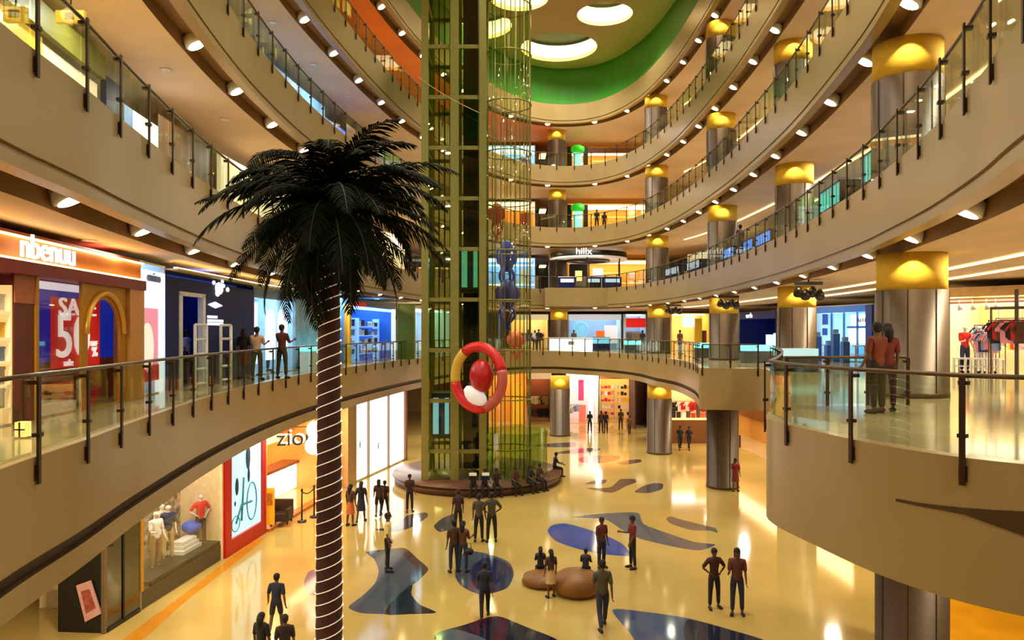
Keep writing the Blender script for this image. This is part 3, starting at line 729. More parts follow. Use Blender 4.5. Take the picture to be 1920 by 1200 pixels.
l = thing('glow_box', 'small glowing box on the floor by the left railing', 'glow_box', P(43, 757, 11.2)); l.location.z = 6.5; q = l.location.copy()  # glowing box added in place of a bright square patch
MB().box(q+Vector((0, 0, .14)), (.15, .15, .22)).build('lit_box', MLITW, l)
MB().box(q+Vector((0, -.08, .14)), (.02, .02, .22)).box(q+Vector((0, -.08, .14)), (.15, .02, .02)).build('frame', MDARK, l)
# pink poster unit
f = Front((-9.07, 18.2), (-9.29, 20.0), 6.5)
t = shell(f, 'narrow white lit shop unit with a large pink poster', H, 2.2, MPWHITE, MPWHITE, GB)
f.part('white_frame', M('frame_glow', (225, 240, 250), .4, emit=.9), t, (0.02, f.L, 2.2, 3.15, 0, .1), (f.L*.74, f.L, 0, 2.2, 0, .1))
f.part('poster', M('poster_pink', (235, 150, 175), .5, emit=.55), t, (.02, f.L*.74, .35, 2.2, .02, .08))
MB().plate([[(f.L*.3+.42*math.cos(2*PI*k/20), 1.2+.62*math.sin(2*PI*k/20)) for k in range(20)]], lambda a, b_, k: f.pt(a, b_, .0+.02*k)).build('poster_figure', M('poster_light', (255, 232, 215), .5, emit=.7), t)
f.part('poster_foot', M('poster_red', (200, 40, 50), .5, emit=.3), t, (.02, f.L*.74, .35, .75, .0, .02))
lettering('oxino', .34, M('sign_dim', (120, 130, 160), .5), f.pt(f.L*.5, 2.98, -.02), f.u, t, 1.2)
# navy shop
f = Front((-9.29, 20.0), (-9.35, 27.0), 6.5)
t = shell(f, 'dark navy shop with white emblem and short lines of lettering', 3.2, 3, MNAVY, MNAVY, M('navy_glow', (120, 150, 255), emit=1.0, ecol=(110, 150, 255)))
f.part('facade_panel', MNAVY, t, (f.sx(382), f.L, 0, 3.1, -.02, .15), (0, f.sx(334), 0, 3.1, -.02, .15), (f.sx(334), f.sx(382), f.zy(358, 552), 3.1, -.02, .15))
f.part('door_frame', MPWHITE, t, (f.sx(334), f.sx(339), 0, f.zy(358, 552), -.06, .1), (f.sx(377), f.sx(382), 0, f.zy(358, 552), -.06, .1), (f.sx(334), f.sx(382), f.zy(358, 556), f.zy(358, 549), -.06, .1))
f.part('blue_screen', M('screen_blue', (40, 80, 220), emit=1.2), t, (f.sx(350), f.sx(376), f.zy(360, 592), f.zy(360, 580), .8, .85))
f.part('shop_sign', M('red_sign', (210, 40, 40), emit=.6), t, (f.sx(345), f.sx(353), f.zy(350, 622), f.zy(350, 604), .4, .45))
f.part('white_display', MLIT, t, (f.sx(342), f.sx(350), f.zy(346, 590), f.zy(346, 572), .4, .5))
mw = M('emblem_white', (240, 244, 255), emit=.8)
f.part('lettering_line', mw, t, *[(f.sx(387), f.sx(x1), f.zy(400, y+3), f.zy(400, y-2), -.05, -.02) for x1, y in ((405, 594), (416, 601), (416, 607))])
e = MB()
for x, y, r in ((408, 541, .34), (416, 536, .12), (398, 530, .12), (424, 543, .14), (405, 550, .18), (414, 528, .1)):
    c = f.pt(f.sx(x), f.zy(x, y), -.05); e.ell(c, (.04, r, r*.6), n=10)
e.build('emblem', mw, t)
e = MB(); e.tube([f.pt(f.sx(388+k*4.2), f.zy(400, 572), -.05) for k in range(7)], [.02, .05, .08, .11, .08, .05, .02], 6); e.build('winged_mark', mw, t)
def gate(x0, x1, y1, Yd, label):
    a, b_ = P(x0, y1, Yd), P(x1, y1, Yd+.45); a.z = b_.z = 6.5; c = (a+b_)/2; g = thing('security_gate', label, 'security gate', c)
    for q in (a, b_): MB().tube([q, q+Vector((0, 0, 1.8))], .05, 8).build('upright', MWHITE, g)
    for k in range(5):
        h = Vector((0, 0, .12+.42*k)); MB().tube([a+h, b_+h], .04, 6).build('crossbar', MWHITE, g)
gate(366, 387, 712, 21.1, 'white security gate by the navy shop door, left one of the pair')
gate(414, 433, 710, 22.9, 'white security gate by the navy shop door, right one of the pair')
# light blue shop
f = Front((-9.35, 27.0), (-8.73, 33.5), 6.5)
t = shell(f, 'pale blue lit shop with white arched window displays', 3.2, 3, MPWHITE, M('sky_wall', (150, 190, 235), .5), GB)
f.part('lintel', M('lintel_blue', (120, 150, 190), .5), t, (0, f.L, 2.85, 3.2, -.02, .2))
f.part('streaked_panel', M('streak_blue', (130, 160, 180), .5, var=.25, scale=2), t, (f.sx(553), f.L, 0, 2.85, -.02, .1))
f.part('lit_banner', M('banner_glow', (225, 245, 255), emit=1.6, ecol=(215, 240, 255)), t, (f.sx(478), f.sx(497), .4, 2.7, .3, .35))
for x0, x1 in ((514, 530), (536, 552)):
    c0, c1 = f.sx(x0), f.sx(x1); r_ = (c1-c0)/2
    MB().plate([[(c0, .5), (c1, .5)]+[((c0+c1)/2+r_*math.cos(PI*k/12), 1.9+.6*math.sin(PI*k/12)) for k in range(13)]], lambda a, b_, k: f.pt(a, b_, .3+.05*k)).build('arched_panel', M('arch_glow', (235, 245, 255), emit=1.5, ecol=(225, 240, 255)), t)
c = thing('display_counter', 'cyan topped glass counter before the pale blue shop', 'counter', f.pt(f.sx(575), 0, -.5))
f.part('base', MPWHITE, c, (f.sx(548), f.sx(598), 0, .8, -.8, -.3)); f.part('lit_top', MLITC, c, (f.sx(547), f.sx(599), .8, .98, -.82, -.28))
# blue electronics shop beyond the palm
f = Front((-8.1, 36.8), (-7.05, 45.0), 6.5)
t = shell(f, 'bright blue shop with white framed window left of the lift tower', 3.2, 3, M('blue_wall', (50, 110, 200), .4), M('blue_wall_back', (40, 100, 220), .4, emit=.35), GB)
f.part('lintel', M('lintel_dark', (60, 70, 90), .4), t, (0, f.L, 2.95, 3.2, -.02, .2))
f.part('lintel_glow', MLITB, t, (f.sx(655), f.sx(738), 2.75, 2.9, -.02, .05))
f.part('white_frame', M('frame_white', (225, 235, 245), .4, emit=.6), t, (f.sx(738), f.L, 0, 2.95, -.05, .15))
f.part('yellow_pier', MYEL, t, (0, f.sx(655), 0, 2.95, -.1, .2))
f.part('red_sign', M('sign_red', (190, 30, 24), .5, emit=.4), t, (f.sx(661), f.sx(683), 2.9, 3.12, -.1, -.02))
shelves(f, f.sx(660), f.sx(695), .8, [.4, .9, 1.4, 1.9], 'white shelf unit in the left of the blue shop', 'in the left of the blue shop', 6, M('shelf_blue', (150, 200, 250), .4, emit=.5), [1, 2, 7])
shelves(f, f.sx(700), f.sx(735), .8, [.4, .9, 1.4, 1.9], 'white shelf unit in the right of the blue shop', 'in the right of the blue shop', 6, M('shelf_blue', (150, 200, 250)), [1, 2, 7])
q = P(762, 690, 43.6); g = thing('green_pillar', 'flat olive green pillar between blue shop and lift tower', 'pillar', (q.x, q.y, 6.5))
MB().box((q.x, q.y, 8.1), (1.02, .3, 3.2)).build('panel', M('green_panel', (112, 122, 24), .45), g)
MB().box((q.x, q.y-.16, 7.5), (1.02, .02, .04)).box((q.x-.49, q.y-.16, 8.1), (.05, .03, 3.2)).box((q.x+.49, q.y-.16, 8.1), (.05, .03, 3.2)).build('edge_strip', M('green_strip', (150, 150, 50), .4), g)
# wall behind the lift tower
f = Front((-6.5, 46.5), (-4.5, 54.5), 6.5)
t = shell(f, 'white lit shop half hidden behind the lift tower at eye level', 3.1, 2.5, MPWHITE, MPWHITE, GB)
rack(f, 1, 3.2, 1.2, 1.5, 'clothes rail behind the lift tower', 'behind the lift tower', 8, [2, 6, 7])

for nm, (A_, B_) in (('navy', ((-9.29, 20.0), (-9.35, 27.0))), ('pale blue', ((-9.35, 27.0), (-8.73, 33.5)))):
    f = Front(A_, B_, 6.5); c = thing('cove_light', f'warm glowing cove line along the ceiling above the {nm} shop front', 'cove light', f.pt(f.L/2, 3.3, 0))
    f.part('cove_shelf', MCREAM, c, (0, f.L, 3.26, 3.3, -.35, .1)); f.part('glow_line', M('cove_line_glow', (255, 220, 150), emit=6, ecol=(255, 214, 140)), c, (0.05, f.L-.05, 3.3, 3.34, -.28, -.2))
# --- ground floor, left side
t = thing('dark_partition', 'black partition panel with a tilted poster under the left walkway', 'partition', (-11.7, 20.3, 0))
f = Front((-12.25, 20.15), (-10.95, 20.05), 0)
f.part('panel', MBLACK, t, (0, f.L, 0, 4.55, 0, .12))
pp = [P(143, 1098, 20.0), P(170, 1088, 20.0), P(190, 1150, 20.0), P(160, 1166, 20.0)]
v = Vector((0, .03, 0)); MB().hexa([p+v for p in pp]+[p-v*.5 for p in pp]).build('poster', M('poster_rose', (196, 150, 145), .6), t)
pi = [pp[0].lerp(pp[2], .2), pp[1].lerp(pp[3], .2), pp[2].lerp(pp[0], .2), pp[3].lerp(pp[1], .2)]
MB().hexa([p-v*.4 for p in pi]+[p-v*.8 for p in pi]).build('poster_print', M('poster_print', (150, 70, 60), .6, var=.5, scale=9), t)
f.part('edge_post', M('edge_steel', (120, 104, 80), .4, .5), t, (f.L-.05, f.L+.05, 0, 4.55, -.06, .06))
f = Front((-10.9, 20.1), (-10.77, 21.6), 0)
t = thing('glass_cabinet', 'dark glazed side bay between black partition and lit fashion window', 'shop', f.pt(1.2, 0, 0))
f.part('dark_pane', glass('smoked_glass', (.3, .28, .24), .3), t, (0, f.L, .05, 4.4, 0, .03)); f.part('base_rail', MBLACK, t, (0, f.L, 0, .12, -.03, .1))
f.part('inner_wall', M('bay_wall', (60, 56, 44), .5), t, (0, f.L, 0, 4.5, 1.0, 1.1)); f.part('mullion', MBLACK, t, (f.L*.45, f.L*.5, 0, 4.5, -.03, .06))
f.part('strip_light', MLITW, t, (.3, 1.3, 3.4, 3.45, .6, .65))
f = Front((-10.77, 21.62), (-10.33, 26.6), 0)
t = shell(f, 'bright fashion window with mannequins under the left walkway', 4.6, 3.0, MCREAM, M('window_back', (244, 224, 180), .6), GN)
f.part('plinth', M('window_plinth', (70, 62, 50), .4), t, (0, f.L, 0, .55, .0, 2.9))
f.part('plinth_step', MBLACK, t, (f.L*.1, f.L, .55, .68, .02, .9))
f.part('pane', MPANE, t, (0, f.L, .55, 4.6, .0, .02)); f.part('gold_mullion', MGOLD, t, (0, .14, .55, 4.6, -.03, .25)); f.part('end_post', MCREAM, t, (f.L-.1, f.L, 0, 4.6, -.05, .1))
p = thing('printed_screen', 'black and white figured screen hanging in the fashion window', 'screen', f.pt(f.sd(300, 1.5), .6, 1.5))
f.part('sheet', M('screen_print', (170, 150, 126), .7, var=.85, scale=5), p, (f.sd(268, 1.5), f.sd(345, 1.5), .6, 4.2, 1.5, 1.56))
pl = thing('display_plinth', 'white stepped display plinth on the fashion window floor', 'plinth', f.pt(3.4, .55, .7))
a_ = f.sd(328, .7)
f.part('slab', MWHITE, pl, (a_, a_+1.2, .68, .80, .4, 1.0)); f.part('slab', MWHITE, pl, (a_+.08, a_+1.12, .8, .93, .45, .95)); f.part('slab', MWHITE, pl, (a_+.15, a_+1.05, .93, 1.06, .5, .9))
o = MB().ell(f.pt(f.sd(359, .8), 1.3, .8), (.34, .34, .22), n=16).lathe([(.12, 0), (.12, .1)], f.pt(f.sd(359, .8), 1.06, .8), 10).build('bag', M('bag_blue', (40, 90, 210), .4)); tag(o, 'round blue bag on the white plinth in the fashion window', 'bag')
FW = f
# red framed light box
f = Front((-10.3, 26.65), (-10.0, 30.1), 0)
t = thing('light_box', 'tall red framed light box poster with a cyclist figure', 'light box', f.pt(f.L/2, 0, 0))
f.part('red_frame', M('frame_red', (190, 14, 10), .4), t, (0, f.L, 0, .55, -.1, .3), (0, .45, .55, 4.6, -.1, .3), (f.L-.3, f.L, .55, 4.6, -.1, .3), (.45, f.L-.3, 4.45, 4.6, -.1, .3))
f.part('lit_poster', M('poster_sky', (170, 225, 245), emit=.95, ecol=(165, 225, 248)), t, (.45, f.L-.3, .55, 4.45, .0, .08))
mk = M('poster_ink', (20, 44, 80), .6); mk2 = M('poster_teal', (60, 130, 150), .6)
mb = MB()
for s_, z_, a_, b_ in ((1.75, 3.95, .16, .13), (2.0, 3.3, .25, .5), (2.05, 2.6, .13, .3), (1.05, 2.35, .18, .34), (.9, 1.75, .08, .1)): MB().ell(f.pt(s_, z_, -.01), (.02, a_, b_), n=10).build('figure_print', mk, t)
mb = MB(); mb.tube([f.pt(2.3+.42*math.cos(2*PI*k/24), 1.55+.72*math.sin(2*PI*k/24), -.01) for k in range(24)], .03, 5, closed=True)
mb.tube([f.pt(.95+.32*math.cos(2*PI*k/24), 1.0+.28*math.sin(2*PI*k/24), -.01) for k in range(24)], .02, 5, closed=True)
mb.tube([f.pt(.95, 1.0, -.01), f.pt(1.4, 1.6, -.01), f.pt(2.3, 1.55, -.01)], .05, 5); mb.tube([f.pt(1.4, 1.0, -.01), f.pt(1.6, 2.6, -.01)], .05, 5)
mb.build('bicycle_print', mk2, t)
# cafe
f = Front((-9.95, 30.2), (-8.9, 38.4), 0)
t = shell(f, 'warm lit cafe with orange bulkhead beside the red light box', 4.6, 4.2, M('cafe_wall', (236, 170, 90), .6), M('cafe_back', (248, 205, 130), .6), GW, floorm=M('cafe_floor', (222, 168, 84), .15))
f.part('threshold', M('threshold_orange', (206, 110, 30), .3), t, (0, f.L, 0, .12, -.15, .25))
mb = MB(); q = [f.pt(.4, 3.0, 2.4), f.pt(f.L, 3.0, 2.4), f.pt(f.L, 3.0, 2.6), f.pt(.4, 3.0, 2.6), f.pt(.4, 4.5, 1.2), f.pt(f.L, 4.5, 1.2), f.pt(f.L, 4.5, 1.5), f.pt(.4, 4.5, 1.5)]; mb.hexa(q)
mb.build('bulkhead', M('bulkhead_orange', (226, 112, 22), .5, emit=.25), t)
f.part('menu_panel', M('menu_glow', (255, 226, 130), emit=1.6), t, (.3, 1.9, 3.4, 4.1, .3, .36))
c = thing('cafe_counter', 'white glowing cafe counter with timber top', 'counter', f.pt(4, 0, 2.4))
f.part('lit_front', MLIT, c, (.6, f.L-.2, .1, 1.35, 2.2, 2.4)); f.part('counter_top', MBROWN, c, (.5, f.L-.1, 1.35, 1.48, 2.1, 3.0)); f.part('cabinet', MCREAM, c, (.6, f.L-.2, .03, 1.35, 2.4, 2.95))
for k, (s_, cl) in enumerate(((1.3, 'amber'), (2.3, 'pale'), (3.4, 'amber'))):
    o = MB().lathe([(.14, 0), (.18, .2), (.12, .34), (.05, .36), (.05, .44)], f.pt(s_, 1.48, 2.5), 12).build('jar', M('jar_'+cl, (236, 180, 70) if cl == 'amber' else (240, 225, 180), .3)); tag(o, ['leftmost amber jar on the cafe counter', 'pale middle jar on the cafe counter', 'right hand amber jar on the cafe counter'][k], 'jar')
sg = thing('hanging_sign', 'black and white letter sign hung under the ceiling at the cafe', 'sign', P(553, 822, 31.4))
q = P(553, 822, 31.4)
lettering('zior', .95, MBLACK, q, (1, .25), sg, 1.0, .05); lettering('zior', .95, MLIT, q+Vector((.05, .12, .05)), (1, .25), sg, 1.0, .01, 'letter_glow')
MB().tube([q+Vector((-.9, 0, .45)), q+Vector((.9, .45, .45))], .02, 5).tube([q+Vector((0, .2, .45)), Vector((q.x, q.y+.2, 4.65))], .015, 5).build('hanger', MBLACK, sg)
for k, (x, y) in enumerate(((591, 805), (588, 836))):
    q = P(x, y, 31.2); g = thing('globe_lamp', ['white globe lamp, upper of two beside the palm trunk', 'white globe lamp, lower of two beside the palm trunk'][k], 'globe lamp', q)
    MB().ell(q, (.36, .36, .36), n=20).build('globe', M('globe_glow', (255, 252, 240), emit=1.7), g); MB().tube([q+Vector((.12*k, 0, .3)), Vector((q.x+.12*k, q.y, 4.65))], .015, 5).build('stem', MBLACK, g)
s_ = thing('standee', 'yellow printed standee board at the cafe entrance', 'standee', P(502, 978, 30.6)); q = P(502, 978, 30.6); q.z = 0; s_.location = q
MB().box(q+Vector((0, 0, .95)), (.56, .06, 1.5)).build('board', M('standee_yellow', (236, 180, 30), .5, emit=.2), s_)
MB().box(q+Vector((0, -.035, 1.25)), (.42, .02, .5)).build('printed_picture', M('standee_print', (196, 120, 40), .5, var=.5, scale=8), s_)
MB().tube([q+Vector((-.15, 0, 0)), q+Vector((-.15, 0, .25))], .03, 6).tube([q+Vector((.15, 0, 0)), q+Vector((.15, 0, .25))], .03, 6).box(q+Vector((0, 0, .02)), (.5, .4, .04)).build('foot', MBLACK, s_)
q = P(527, 985, 31.2); q.z = .12; c = thing('cafe_armchair', 'dark brown cafe armchair behind the yellow standee', 'armchair', q)
MB().box(q+Vector((0, 0, .28)), (.8, .75, .3)).build('seat', M('chair_leather', (50, 28, 18), .5), c); MB().box(q+Vector((0, .33, .62)), (.8, .16, .6)).build('backrest', M('chair_leather', (50, 28, 18)), c)
for k in (-1, 1): MB().box(q+Vector((k*.36, 0, .46)), (.12, .72, .36)).build('armrest', M('chair_leather', (50, 28, 18)), c); 
for a_ in (-1, 1):
    for b_ in (-1, 1): MB().box(q+Vector((a_*.34, b_*.3, .07)), (.06, .06, .14)).build('leg', MBLACK, c)
def stanchion(x, y, Yd, label):
    q = P(x, y, Yd); q.z = .03; s_ = thing('stanchion', label, 'stanchion', q)
    MB().lathe([(.2, 0), (.2, .03), (.03, .06)], q, 16).build('base', MBLACK, s_); MB().tube([q+Vector((0, 0, .05)), q+Vector((0, 0, 1.3))], .035, 8).build('post', MBLACK, s_); MB().lathe([(.05, 1.28), (.05, 1.38)], q, 10).build('cap', MBLACK, s_)
    return q
q1 = stanchion(566, 972, 31.8, 'black queue post before the white cafe counter'); q2 = stanchion(589, 968, 32.6, 'black queue post right beside the palm trunk')
tag(MB().tube([q1.lerp(q2, k/8)+Vector((0, 0, 1.25-.15*math.sin(PI*k/8))) for k in range(9)], .025, 6).build('queue_belt', MBLACK), 'black belt strung between the two queue posts', 'belt')
# white lit windows behind the palm
f = Front((-8.75, 38.6), (-6.75, 47.2), 0)
t = thing('lit_shopfront', 'tall white glowing shop front between palm and lift tower', 'shop', f.pt(4, 0, 0))
f.part('tan_pier', M('tan_stone', (196, 160, 104), .4), t, (0, f.sx(659), 0, 4.6, -.3, .3))
for a_, b_ in ((661, 688), (692, 726), (730, 757)): f.part('lit_window', M('white_window_glow', (255, 253, 248), emit=2.6), t, (f.sx(a_), f.sx(b_), .1, 4.35, 0, .06))
for x in (690, 728): f.part('mullion', M('mullion_tan', (150, 126, 96), .4), t, (f.sx(x)-.05, f.sx(x)+.05, 0, 4.4, -.08, .1))
f.part('head_trim', MDARK, t, (f.sx(659), f.L, 4.35, 4.6, -.1, .2)); f.part('brown_pier', MBROWN, t, (f.sx(757), f.L, 0, 4.4, -.15, .3))
for x, y in ((675, 834), (709, 836)): MB().ell(f.pt(f.sx(x), f.zy(x, y), -.01), (.02, .22, .22), n=10).build('window_decal', M('decal_grey', (170, 165, 165), .5), t)

# --- eye level floor, right side
f = Front((15.9, 28.8), (19.4, 24.6), 6.5)
t = shell(f, 'bright clothes shop with timber ceiling grid at the right edge', 3.2, 5, MCREAM, M('shop_back_cream', (250, 226, 176), .6), GN)
f.part('lintel', M('lintel_gold', (220, 180, 110), .5), t, (0, f.L, 2.9, 3.2, -.02, .15)); f.part('left_pier', M('pier_grey', (150, 150, 156), .4), t, (0, .25, 0, 2.95, -.1, .3))
for k in range(4): f.part('ceiling_slat', MBROWN, t, (0, f.L, 2.82-.1*(k % 2), 2.86-.1*(k % 2), .5+.6*k, .56+.6*k))
for k in range(6): f.part('rear_panel', M('panel_tan', (214, 170, 100), .5, emit=.12), t, (.3+.85*k, 1.0+.85*k, 1.9, 2.7, 4.85, 4.95))
f.part('dark_frame', MDARK, t, (f.sx(1857), f.sx(1860), 0, 2.45, -.05, .05), (f.sx(1903), f.sx(1910), 0, 3.1, -.05, .05), (f.sx(1857), f.L, 2.4, 2.5, -.05, .05))
CF = f
def table(f, s0, s1, d0, d1, h, label):
    t = thing('display_table', label, 'table', f.pt((s0+s1)/2, 0, (d0+d1)/2))
    f.part('table_top', MWHITE, t, (s0, s1, h-.06, h, d0, d1)); f.part('lower_shelf', MWHITE, t, (s0+.03, s1-.03, h*.45, h*.45+.04, d0+.03, d1-.03))
    for a_ in (s0, s1-.07):
        for b_ in (d0, d1-.07): f.part('leg', MWHITE, t, (a_, a_+.07, .03, h-.06, b_, b_+.07))
    return t
table(f, f.sx(1780), f.sx(1806), .3, .9, .62, 'left white display table in the clothes shop at the right edge')
table(f, f.sx(1812), f.sx(1838), .3, .9, .62, 'middle white display table in the clothes shop at the right edge')
table(f, f.sx(1843), f.sx(1868), .3, .9, .62, 'right white display table in the clothes shop at the right edge')
rack(f, f.sx(1800), f.sx(1850), 1.7, 1.75, 'clothes rail behind the white tables at the right edge', 'behind the white tables at the right edge', 9, [1, 2, 3, 7, 6])
rack(f, f.sx(1850), f.sx(1915), 1.2, 2.0, 'crowded clothes rail at the far right edge', 'at the far right edge', 12, [0, 3, 5, 6, 9])
rack(f, f.sx(1815), f.sx(1852), .95, 1.5, 'low clothes rail just behind the white tables', 'just behind the white tables', 8, [1, 7, 2, 3])
rack(f, f.sx(1866), f.sx(1925), -.4, 1.9, 'dark rail of red and black garments before the right clothes shop', 'before the right clothes shop', 12, [0, 5, 6, 3])
rack(f, f.sx(1786), f.sx(1900), 4.2, 1.6, 'long clothes rail along the back of the right clothes shop', 'along the back of the right clothes shop', 16, [1, 3, 4, 9, 0])
for k, (x, y) in enumerate(((1787, 553), (1838, 540), (1856, 545), (1812, 545))):
    q = f.pt(f.sx(x), f.zy(x, y)-.0, .6); o = MB().tube([q+Vector((0, 0, .25)), q], .02, 5).tube([q, q+Vector((.02, -.05, -.18))], [.06, .1], 10).build('track_lamp', MWHITE); tag(o, 'white track lamp in the clothes shop at the right edge', 'track lamp', 'track lamps, right clothes shop'); o.location.z += f.z0+2.86-(q.z+.25)
f = Front((17.4, 43.2), (18.5, 38.2), 6.5)
t = shell(f, 'brilliant blue white shop between the two nearest right columns', 3.0, 3, MPWHITE, M('cyan_back', (120, 200, 235), .5, emit=.15), GB)
f.part('blue_header', M('header_blue', (40, 100, 190), .4, emit=.5), t, (0, f.L, 2.65, 3.0, -.02, .1)); f.part('window_glow', M('window_cyan', (150, 220, 250), emit=.7, ecol=(170, 232, 250)), t, (.3, f.L-.2, .9, 2.6, .5, .55))
f.part('white_board', MLIT, t, (f.sx(1582), f.sx(1622), 1.0, 1.75, .3, .36), (f.sx(1586), f.sx(1636), 1.95, 2.5, .3, .36)); f.part('shelf_line', M('shelf_line_blue', (60, 120, 200), .4), t, (f.sx(1580), f.L-.2, 1.8, 1.9, .25, .4))
f.part('blue_pier', M('pier_blue', (30, 60, 150), .4), t, (f.L-.5, f.L, 0, 3.0, -.1, .2))
f.part('glass_divider', M('divider_blue', (50, 110, 190), .4), t, *[(f.sx(x)-.03, f.sx(x)+.03, .3, 2.65, .2, .3) for x in (1552, 1575, 1600, 1625)])
f.part('corner_poster', M('poster_deep_blue', (30, 70, 180), .4, emit=.3), t, (f.sx(1536), f.sx(1545), 2.0, 2.6, .2, .26), (f.sx(1536), f.sx(1544), 1.4, 1.8, .2, .26))
lettering('AHTCI', .3, M('sign_grey', (90, 120, 160), .5), f.pt(f.sx(1612), 2.2, .26), f.u, t, 1.3)
table(f, f.sx(1545), f.sx(1580), -.8, -.2, .9, 'pale counter in front of the blue white shop, left one')
table(f, f.sx(1590), f.sx(1630), -.8, -.2, .9, 'pale counter in front of the blue white shop, right one')
f = Front((16.7, 55.5), (17.7, 50), 6.5)
t = shell(f, 'dark navy shop left of the second right column', 3.0, 3, MNAVY, MNAVY, M('navy_dim', (150, 170, 255), emit=.5))
f.part('navy_header', MNAVY, t, (0, f.L, 2.5, 3.0, -.02, .1)); lettering('orb', .5, MLIT, f.pt(f.L*.35, 2.75, -.04), f.u, t, 1.3)
f.part('lit_case', MLITB, t, (f.L*.66, f.L*.78, .5, 1.4, .3, .5), (f.L*.84, f.L*.97, .5, 1.5, .3, .5))
# jewellery counters on the far right walkway
def counter(x0, x1, Yd, label, top=MLITC, h=1.0, body=None):
    a, b_ = P(x0, 650, Yd), P(x1, 650, Yd); a.z = b_.z = 6.5; f = Front((a.x, a.y), (b_.x, b_.y+.01), 6.5)
    t = thing('glass_counter', label, 'counter', f.pt(f.L/2, 0, .3))
    f.part('base', body or M('counter_dark', (70, 78, 82), .4), t, (0, f.L, .02, h*.62, 0, .6)); f.part('lit_case', top, t, (0, f.L, h*.62, h*.92, 0, .6)); f.part('glass_top', MPANE, t, (-.03, f.L+.03, h*.92, h*.95, -.03, .63))
counter(1306, 1378, 45, 'cyan lit glass counter in front of the third column, far right walkway')
counter(1395, 1452, 38, 'cyan lit glass counter left of the second right column')
counter(1458, 1535, 30, 'white lit glass counter at the foot of the second right column', M('case_ice', (170, 215, 225), emit=.6))
counter(1172, 1202, 56, 'cyan lit glass counter beside the fourth right column')
# far end shops, eye level
def farshop(x0, x1, Yd, z0, h, label, wall, back, glow, head=None, depth=3):
    a, b_ = P(x0, 0, Yd), P(x1, 0, Yd); f = Front((a.x, Yd), (b_.x, Yd), z0)
    t = shell(f, label, h, depth, wall, back, glow)
    if head: f.part('header', head, t, (0, f.L, h*.84, h, -.04, .1))
    return f, t
f, t = farshop(955, 1028, 70, 6.5, 3.2, 'cream lit shop at the far end right of the lift tower', MCREAM, MCREAM, GW, M('header_cream', (244, 224, 170), .5, emit=.5))
rack(f, .4, 3.2, 1.0, 1.4, 'clothes rail in the cream far shop', 'in the cream far shop', 9, [1, 6, 2])
f, t = farshop(1066, 1165, 70, 6.5, 3.2, 'blue grey electronics shop at the far end', MPWHITE, M('grey_back', (170, 180, 190), .5), GB, M('header_grey', (196, 204, 214), .5, emit=.6))
o = MB().ell(f.pt(1.2, 1.75, .3), (.75, .3, .8), n=16).build('display_globe', M('globe_blue', (120, 190, 230), .3, emit=.7)); tag(o, 'pale blue round display in the far electronics shop', 'display'); o.parent = None
f.part('orange_disc', M('disc_orange', (240, 96, 24), .5, emit=.7), t, (2.6, 3.4, .9, 1.7, .2, .3)); f.part('white_stock', M('stock_white', (240, 236, 230), .6, emit=.4, var=0), t, (3.5, f.L-.2, .5, 2.2, 1, 1.2))
f.part('shelf_support', MWHITE, t, (.6, 1.8, .03, 1.0, .1, .5))
f, t = farshop(1172, 1212, 69, 6.5, 3.2, 'white shop with red awning sign at the far end', MPWHITE, M('pale_back', (214, 206, 210), .5), GB)
f.part('red_awning', M('awning_red', (222, 30, 22), .5, emit=.5), t, (.1, f.L-.1, 2.0, 2.85, -.2, .1))
rack(f, .3, 1.7, .8, 1.5, 'clothes rail under the red awning', 'under the red awning', 6, [7, 2, 9])
f, t = farshop(1258, 1332, 62, 6.5, 3.1, 'amber lit shop with pale blue sign at the far right', M('amber_wall', (240, 190, 90), .6), M('amber_back', (250, 206, 120), .6, emit=.3), GW)
f.part('blue_sign', MLITB, t, (f.L*.3, f.L*.58, 2.0, 2.9, -.15, -.05)); f.part('amber_post', MYEL, t, (f.L*.6, f.L*.78, 0, 2.7, -.1, .2))
f.part('brown_door', MBROWN, t, (f.L*.8, f.L*.92, 0, 1.7, .2, .3))
# white stand on the far walkway
q = P(1071, 650, 62.6)
t = thing('promotion_stand', 'white lit promotion counter on the far walkway', 'counter', (q.x, 62.6, 6.5))
MB().box((q.x, 63.0, 7.05), (3.6, .7, 1.05)).build('white_front', M('stand_glow', (250, 252, 255), emit=1.5), t); MB().box((q.x, 63.0, 7.6), (3.75, .8, .06)).build('counter_top', MWHITE, t); MB().box((q.x, 62.63, 7.15), (.5, .03, .3)).build('printed_mark', M('mark_grey', (190, 190, 190), .5), t)
q = P(1126, 650, 63.4)
t = thing('display_case', 'blue glass display case beside the white promotion counter', 'display case', (q.x, 63.4, 6.5))
MB().box((q.x, 63.4, 6.8), (1.5, .7, .6)).build('base', MNAVY, t); MB().box((q.x, 63.4, 7.35), (1.5, .7, .5)).build('lit_case', M('case_glow', (120, 200, 240), emit=.9), t); MB().box((q.x, 63.4, 7.63), (1.55, .75, .05)).build('case_top', MBLACK, t)

